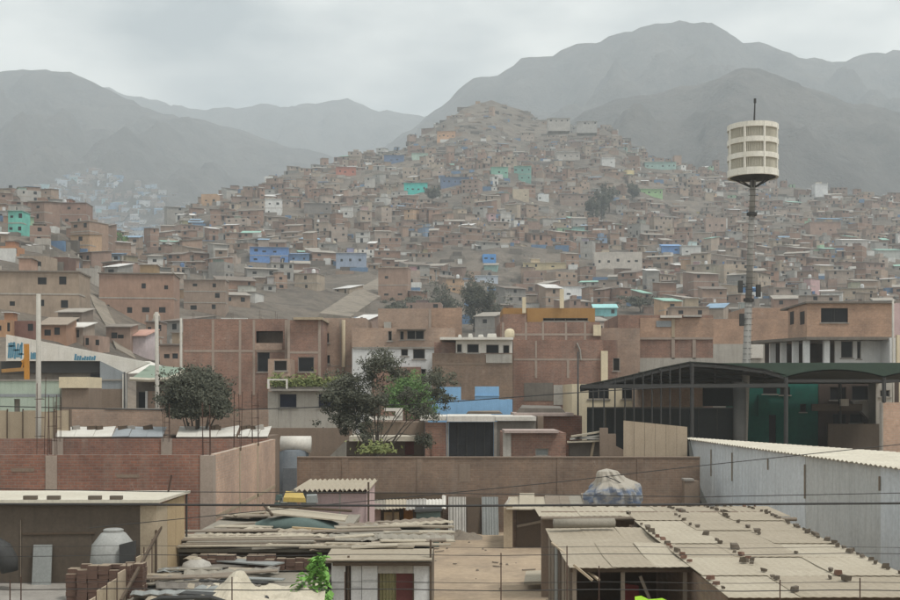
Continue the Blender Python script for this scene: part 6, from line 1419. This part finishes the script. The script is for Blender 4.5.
part('plank', MB().beam(W(292,529,d-0.9), W(340,532,d-0.9), 0.2, 0.14), M['plywood'], t); part('pole', MB().tube([W(263,504,d+0.3), W(272,515,d-0.6)], 0.05, 6), M['wood_dark'], t); part('pole', MB().tube([W(270,506,d+0.6), W(352,511,d+0.6)], 0.05, 6), M['wood_dark'], t)
d = 42; solo('yellow_sheet', MB().hexa([W(283,502,d), W(306,502.5,d), W(306,500,d+1), W(284,499,d+1), W(283.5,497.5,d), W(305,498,d), W(303,493,d+1), W(286,491,d+1)]), M['yellow'], 'yellow plastic sheeting draped beside the pink house', 'sheeting')
solo('grey_box', MB().hexa([W(306.5,503,d), W(318,503,d), W(318,501,d+.6), W(306.5,501,d+.6), W(306.5,496,d), W(317,495.5,d), W(317,494,d+.6), W(306.5,494.5,d+.6)]), M['panel_grey'], 'small grey box beside the yellow sheeting', 'box')
t = root('dark_junk_pile', 'dark pile of old household junk below the brick side wall', 285, 43.5, 'junk'); d = 43.5
for k in range(12): 
    a, b = rr.uniform(270, 292), rr.uniform(488, 512); part('junk_piece', MB().hexa([W(a,b+6,d), W(a+rr.uniform(5,10),b+6,d), W(a+8,b+5,d+.6), W(a,b+5,d+.6), W(a+1,b,d), W(a+6,b+rr.uniform(-1,1),d), W(a+7,b,d+.6), W(a+1,b,d+.6)]), M[rr.choice(['wood_dark','panel_grey','tarp_green','roof_dirty'])], t)
part('post', MB().beam((WX(283,d),d+0.3,0), (WX(283,d),d+0.3,2.6), 0.2, 0.2), M['wood_dark'], t); part('shelf', B(WX(268,d), WX(296,d), d-0.2, d+0.9, 1.9, 2.0), M['wood_old'], t)

# bright green plant
t = root('banana_like_plant', 'bright fresh green leafy plant beside the white panelled house', 314, 28.6, 'plant'); d = 28.6; rr = random.Random(12)
part('stem', MB().tube([(WX(312,d),d,0), W(313,590,d), W(318,562,d)], 0.05, 6, 0.02), M['bark'], t)
for i in range(280):
    py = lerp(604, 556, rr.random()**1.15); wdt = interp(py, [557, 565, 580, 602], [3, 8, 15, 20]); cxp = interp(py, [557, 580, 602], [320, 314, 312]); p = W(cxp + rr.uniform(-1,1)*wdt, py, d + rr.uniform(-0.35, 0.35))
    dr = Vector((rr.gauss(0,1), rr.gauss(0,0.7)-0.3, rr.gauss(-0.2,0.5))).normalized(); sd_ = dr.cross(Vector((0,0,1))).normalized(); L = rr.uniform(0.14, 0.27)
    part('leaf', MB().add([p, p+dr*L*0.5+sd_*L*0.36+Vector((0,0,0.02)), p+dr*L-Vector((0,0,0.04)), p+dr*L*0.5-sd_*L*0.36+Vector((0,0,0.02))], [(0,1,2),(0,2,3)]), M['leaf_bright'], t)

# cream tarpaulin spread over the near roof
mb = MB(); vs = []; fs = []; n, k_ = 34, 16
for j in range(k_+1):
    for i in range(n+1):
        u, v_ = i/n, j/k_; y = lerp(25.2, 29.6, v_); x = lerp(-6.0, -3.15, u) + 0.25*math.sin(v_*3)
        z = 1.72 + 0.26*math.exp(-((u-0.28)**2/0.015 + (v_-0.62)**2/0.07))*2.0 + 0.16*mn.noise(Vector((x*1.6, y*1.6, 3))) + 0.09*mn.noise(Vector((x*4, y*4, 1))) + 0.05*v_
        vs.append((x, y, z))
for j in range(k_):
    for i in range(n): q = j*(n+1)+i; fs.append((q, q+1, q+n+2, q+n+1))
solo('cream_tarpaulin', mb.add(vs, fs), M['tarp_cream'], 'crumpled cream tarpaulin spread over the near roof below the scrap boards', 'tarpaulin')
t = thing('near_scrap_roof', 'dark grey roof of overlapping boards below the plywood panel', 'roof', (-6.5, 28, 0)); rr = random.Random(23)
part('roof_deck', B(-7.6, -3.1, 24.5, 33.2, 1.52, 1.6), M['roof_dirty'], t); part('wall', B(-7.5, -3.2, 24.6, 24.75, 0, 1.5), M['wood_dark'], t)
scrap(t, -7.6, -4.6, 26.0, 32.6, 1.62, 34, rr, ['concrete_dark','wood_old','roof_dirty','panel_grey','steel_dark','roof_fibre'], 0.03, 1.0, 2.6)
for k in range(3): part('bent_sheet', MB().tube([(-6.9+0.2*k, 26.2, 1.75), (-6.3+.2*k, 26.1, 1.98), (-5.6+.2*k, 26.1, 2.0), (-5.0+.2*k, 26.2, 1.78)], 0.05, 6), M['steel_dark'], t)
# rubble and block stacks on the scrap roof front
BR = MB().box(-0.12, 0.12, -0.065, 0.065, 0, 0.10).mesh('brick'); BR.materials.append(M['brick_piece'])
def brick_stack(label, x, y, z, nx, ny, nz, rr, miss=0.15):
    t = thing('brick_stack', label, 'brick stack', (x, y, z), 'brick stacks')
    for k in range(nz):
        for j in range(ny):
            for i in range(nx):
                if k == nz-1 and rr.random() < miss*2.2: continue
                if 0 < i < nx-1 and 0 < j < ny-1 and k < nz-1: continue
                child('brick', BR, t, ((i-(nx-1)/2)*0.252 + rr.uniform(-.012,.012), j*0.137 + rr.uniform(-.01,.01), k*0.105), rz=rr.uniform(-.08,.08))
    return t
rr = random.Random(30)
brick_stack('low stack of dusty bricks beside the corner column foot', -6.3, 32.4, 1.66, 4, 3, 4, rr); brick_stack('small heap of dusty bricks right of the cream tarpaulin peak', -5.1, 32.3, 1.66, 3, 3, 4, rr); brick_stack('tiny row of dusty bricks under the scrap board eave', -4.2, 32.5, 1.66, 4, 2, 3, rr)
t = thing('rubble_sack', 'pale grey lumpy sack at the foot of the corner column', 'sack', (-7.0, 32, 1.6)); part('body', MB().lathe([(0.0,1.6),(0.38,1.62),(0.45,1.75),(0.36,1.92),(0.15,2.02),(0,2.03)], 12, -6.75, 32.0), M['plaster_grey'], t, smooth=True); part('tie', MB().lathe([(0.16,2.0),(0.12,2.05),(0.05,2.08)], 10, -6.75, 32.0), M['roof_fibre_pale'], t)

# ------------------------------------------------------------------ left room on the terrace
t = thing('terrace_room', 'dark brown rendered room with a pale slab roof on the terrace, lower left', 'house', (-12, 31, 0))
zt, zf = 3.66, 1.54; xr = -7.58
part('front_wall', B(-20, xr-0.42, 31.0, 31.15, zf-0.5, zt-0.05), M['plaster_brown'], t); part('pale_corner', B(xr-0.42, xr, 30.98, 31.13, zf-0.5, zt-0.05), M['wood_pale'], t)
for k in range(3): y0 = 31.14 + k*1.06; part('side_board', B(xr-0.06, xr, y0, y0+1.04, zf-0.5, zt-0.12), M['wood_pale' if k == 0 else 'plywood'], t)
part('roof', MB().hexa([(-20,30.75,zt-0.03),(xr+0.12,30.75,zt-0.03),(xr+0.12,34.5,zt-0.07),(-20,34.5,zt-0.07),(-20,30.75,zt+0.05),(xr+0.12,30.75,zt+0.05),(xr+0.12,34.5,zt-0.01),(-20,34.5,zt-0.01)]), M['roof_cream'], t)
part('eave', B(-20, xr+0.1, 30.8, 30.86, zt-0.09, zt-0.031), M['wood_dark'], t); part('corner_pipe', MB().tube([(xr+0.05,34.3,0), (xr+0.05,34.3,zt)], 0.03, 6), M['steel_dark'], t)
part('recess', B(WX(22,31), WX(92,31), 30.985, 30.998, zf, WZ(534,31)), M['plaster_brown'], t); part('lintel', MB().beam(W(22,534,30.97), W(95,533,30.97), 0.03, 0.05), M['wood_dark'], t)
part('seam', B(WX(21,31)-0.01, WX(21,31)+0.01, 30.97, 30.999, zf, WZ(520,31)), M['wood_old'], t)
t = thing('terrace', 'raised terrace with a pale dusty floor in front of the brown room', 'terrace', (-12, 28, 0)); part('floor', B(-20, -7.7, 23.5, 30.97, zf-0.25, zf), M['concrete'], t); part('wall', B(-20, -7.75, 23.6, 23.8, -0.2, zf-0.25), M['brick_mid'], t); part('side_wall', B(-7.9, -7.75, 23.8, 30.9, -0.2, zf-0.25), M['brick_tan'], t)
solo('leaning_board', MB().hexa([(WX(33,30.8),30.7,zf),(WX(52,30.8),30.7,zf),(WX(52,30.8),30.74,zf),(WX(33,30.8),30.74,zf),(WX(33.5,30.9),30.9,zf+1.0),(WX(52,30.9),30.9,zf+1.0),(WX(52,30.9),30.94,zf+1.0),(WX(33.5,30.9),30.94,zf+1.0)]), M['panel_grey'], 'flat grey panel leaning on the brown room wall', 'panel')
d = 29.6; t = root('water_tank', 'pale conical-topped plastic water tank on the terrace', 110, d, 'tank'); cxx = WX(110,d)
part('body', MB().lathe([(0,zf),(0.5,zf),(0.55,zf+0.2),(0.56,zf+0.75),(0.52,WZ(546,d)),(0.3,WZ(534.5,d)),(0.22,WZ(533,d)),(0,WZ(533,d))], 24, cxx, d+0.3), M['tank_white'], t, smooth=True); part('lid', MB().lathe([(0.24,WZ(533.2,d)),(0.25,WZ(531,d)),(0.2,WZ(530,d)),(0,WZ(529.7,d))], 18, cxx, d+0.3), M['tank_white'], t)
part('band', MB().lathe([(0.565,zf+0.5),(0.575,zf+0.53),(0.575,zf+0.6),(0.565,zf+0.63)], 24, cxx, d+0.3), M['plaster_grey'], t)
solo('tank_sheet', MB().hexa([(WX(121,29.3),29.2,zf),(WX(137,29.3),29.2,zf),(WX(137,29.3),29.3,zf),(WX(121,29.3),29.3,zf),(WX(119,29.3),29.3,WZ(545,29.3)),(WX(135,29.3),29.3,WZ(541,29.3)),(WX(135,29.3),29.4,WZ(541,29.3)),(WX(119,29.3),29.4,WZ(545,29.3))]), M['steel_dark'], 'dark blue-grey sheet beside the terrace water tank', 'sheet')
rr = random.Random(41)
brick_stack('long stack of dark hollow bricks on the terrace', WX(104,28.3), 28.3, zf, 5, 3, 8, rr, 0.1); brick_stack('short stack of bricks at the panel end of the long terrace stack', WX(77,28.4), 28.4, zf, 2, 3, 7, rr); brick_stack('tall narrow stack of bricks in front of the blue-grey sheet', WX(133,28.6), 28.6, zf, 2, 3, 8, rr, 0.2)
solo('tarp_bundle', MB().tube([W(-6,552,30), W(2,554,30), W(8,562,30), W(10,572,30)], 0.38, 10, 0.2), M['steel_dark'], 'dark rolled bundle at the left picture edge on the terrace', 'bundle', smooth=True)
for i, (a, b) in enumerate(((26,39),(49.5,62),(90.5,103),(112,124))):
    solo('roof_brick', B(WX(a,31), WX(b,31), 30.78, 30.92, zt+0.055, zt+0.15), M['stone'], ['first', 'second', 'third', 'fourth'][i] + ' dark brick from the left on the front edge of the pale slab roof', 'brick', 'bricks on the slab roof')
solo('roof_rod', MB().tube([W(168,493,33.8), W(171.5,475,33.8)], 0.03, 5), M['rebar'], 'short dark rod standing up from the pale slab roof corner', 'rod')
t = thing('terrace_fence', 'pinkish board side fence with thin bars beside the terrace bricks', 'fence', (-7.6, 28, 0))
for k in range(7): y = 25.2 + k*0.8; part('board', B(-7.66, -7.62, y, y+0.77, zf-0.6, 2.05+0.07*k+0.04*(k % 2)), M['wood_pale' if k % 3 else 'fibreboard'], t); part('bar', MB().tube([(-7.55,y+0.4,zf-0.6), (-7.55,y+0.4,2.2+0.09*k)], 0.014, 5), M['rebar'], t)
part('handrail', MB().beam(W(161,527.5,31.5), W(121,601,26.5), 0.06, 0.07), M['wood_dark'], t); part('handrail_post', MB().beam((W(156,530,31)).to_tuple(), (WX(156,31),31,zf), 0.05, 0.05), M['wood_dark'], t)

# ------------------------------------------------------------------ wire fence and cables close to the viewer
def cable(pts, d, r, label, sag=0.0):
    n = 24; P = []
    xs = [p[0] for p in pts]; ys = [p[1] for p in pts]
    for i in range(n+1): px = lerp(xs[0], xs[-1], i/n); P.append(W(px, interp(px, xs, ys), d) - Vector((0, 0, sag*4*(i/n)*(1-i/n))))
    mb = MB().tube(P, r, 6); return solo('overhead_cable', mb, M['cable'], label, 'cable', 'cables crossing the view')
cable([(-60,504), (450,506), (960,503)], 17, 0.017, 'thick dark cable running level across the whole view above the roofs')
cable([(90,528), (250,512), (420,496), (560,482), (680,468), (960,438)], 22, 0.008, 'thin cable climbing diagonally across the metal wall')
cable([(-60,488), (180,492), (420,493), (700,497), (960,492)], 19, 0.007, 'thin cable just above the thick level cable')
cable([(-60,405), (200,411), (420,404), (600,391), (700,386)], 64, 0.03, 'thin cable slung past the thin tree to the cream house')
t = thing('wire_fence', 'thin wire fence of rusty posts across the bottom foreground', 'fence', (0, 21, 0)); d = 21
for (pa, pb, r) in ((546, 548, 0.004), (556, 554, 0.006), (582, 583, 0.005), (589, 591, 0.009)):
    part('wire', MB().tube([W(lerp(-40, 940, i/20), lerp(pa, pb, i/20) + 0.8*math.sin(i*1.3), d) for i in range(21)], r, 5), M['cable'], t)
for (a, b) in ((501,553), (599,566), (567,546), (10,580), (21,577), (780,580), (860,578), (345,572), (232,577)): part('post', MB().tube([(WX(a,d),d,0), W(a,b,d)], 0.011, 6), M['rebar'], t)

mb = MB(); rr = random.Random(77)
for i in range(26):
    y = rr.uniform(37, 54); x = rr.uniform(-1.0, 3.2) if y < 50 else rr.uniform(-3, 4.5); s = rr.uniform(0.02, 0.07)
    if rr.random() < 0.12: mb.beam((x, y, 0.03), (x + rr.uniform(-0.5, 0.5), y + rr.uniform(-0.3, 0.3), 0.04), 0.06, 0.03)
    else: mb.hexa([(x-s*rr.uniform(.6,1), y-s, -0.01), (x+s, y-s*rr.uniform(.6,1), -0.01), (x+s*rr.uniform(.6,1), y+s, -0.01), (x-s, y+s, -0.01), (x-s*.6, y-s*.6, s), (x+s*.6, y-s*.5, s*rr.uniform(.7,1.2)), (x+s*.5, y+s*.6, s), (x-s*.6, y+s*.5, s)])
solo('yard_rubble', mb, M['rubble'], 'small stones and scraps scattered over the dirt yard', None, None, 'stuff')
ONES = ['', 'first', 'second', 'third', 'fourth', 'fifth', 'sixth', 'seventh', 'eighth', 'ninth', 'tenth', 'eleventh', 'twelfth', 'thirteenth', 'fourteenth', 'fifteenth', 'sixteenth', 'seventeenth', 'eighteenth', 'nineteenth', 'twentieth']
def ordinal(n): return ONES[n] if n <= 20 else {2: 'twenty-', 3: 'thirty-', 4: 'forty-'}[n // 10] + ONES[n % 10] if n % 10 else {3: 'thirtieth', 4: 'fortieth'}[n // 10]
byl = {}
for o in [o for o in scene.objects if o.name.startswith('roof_stone')]: byl.setdefault(o['label'], []).append(o)
for lab, os_ in byl.items():
    along_x = 'back edge' in lab
    os_.sort(key=lambda o: o.location.x if along_x else o.location.y + (100*round(o.location.x) if 'short' in lab else 0))
    for i, o in enumerate(os_):
        o['label'] = ordinal(i+1) + (' stone, counted from the left,' if along_x else ' stone, counted from the front,') + lab.replace('larger stone', '').replace('stone', '', 1)
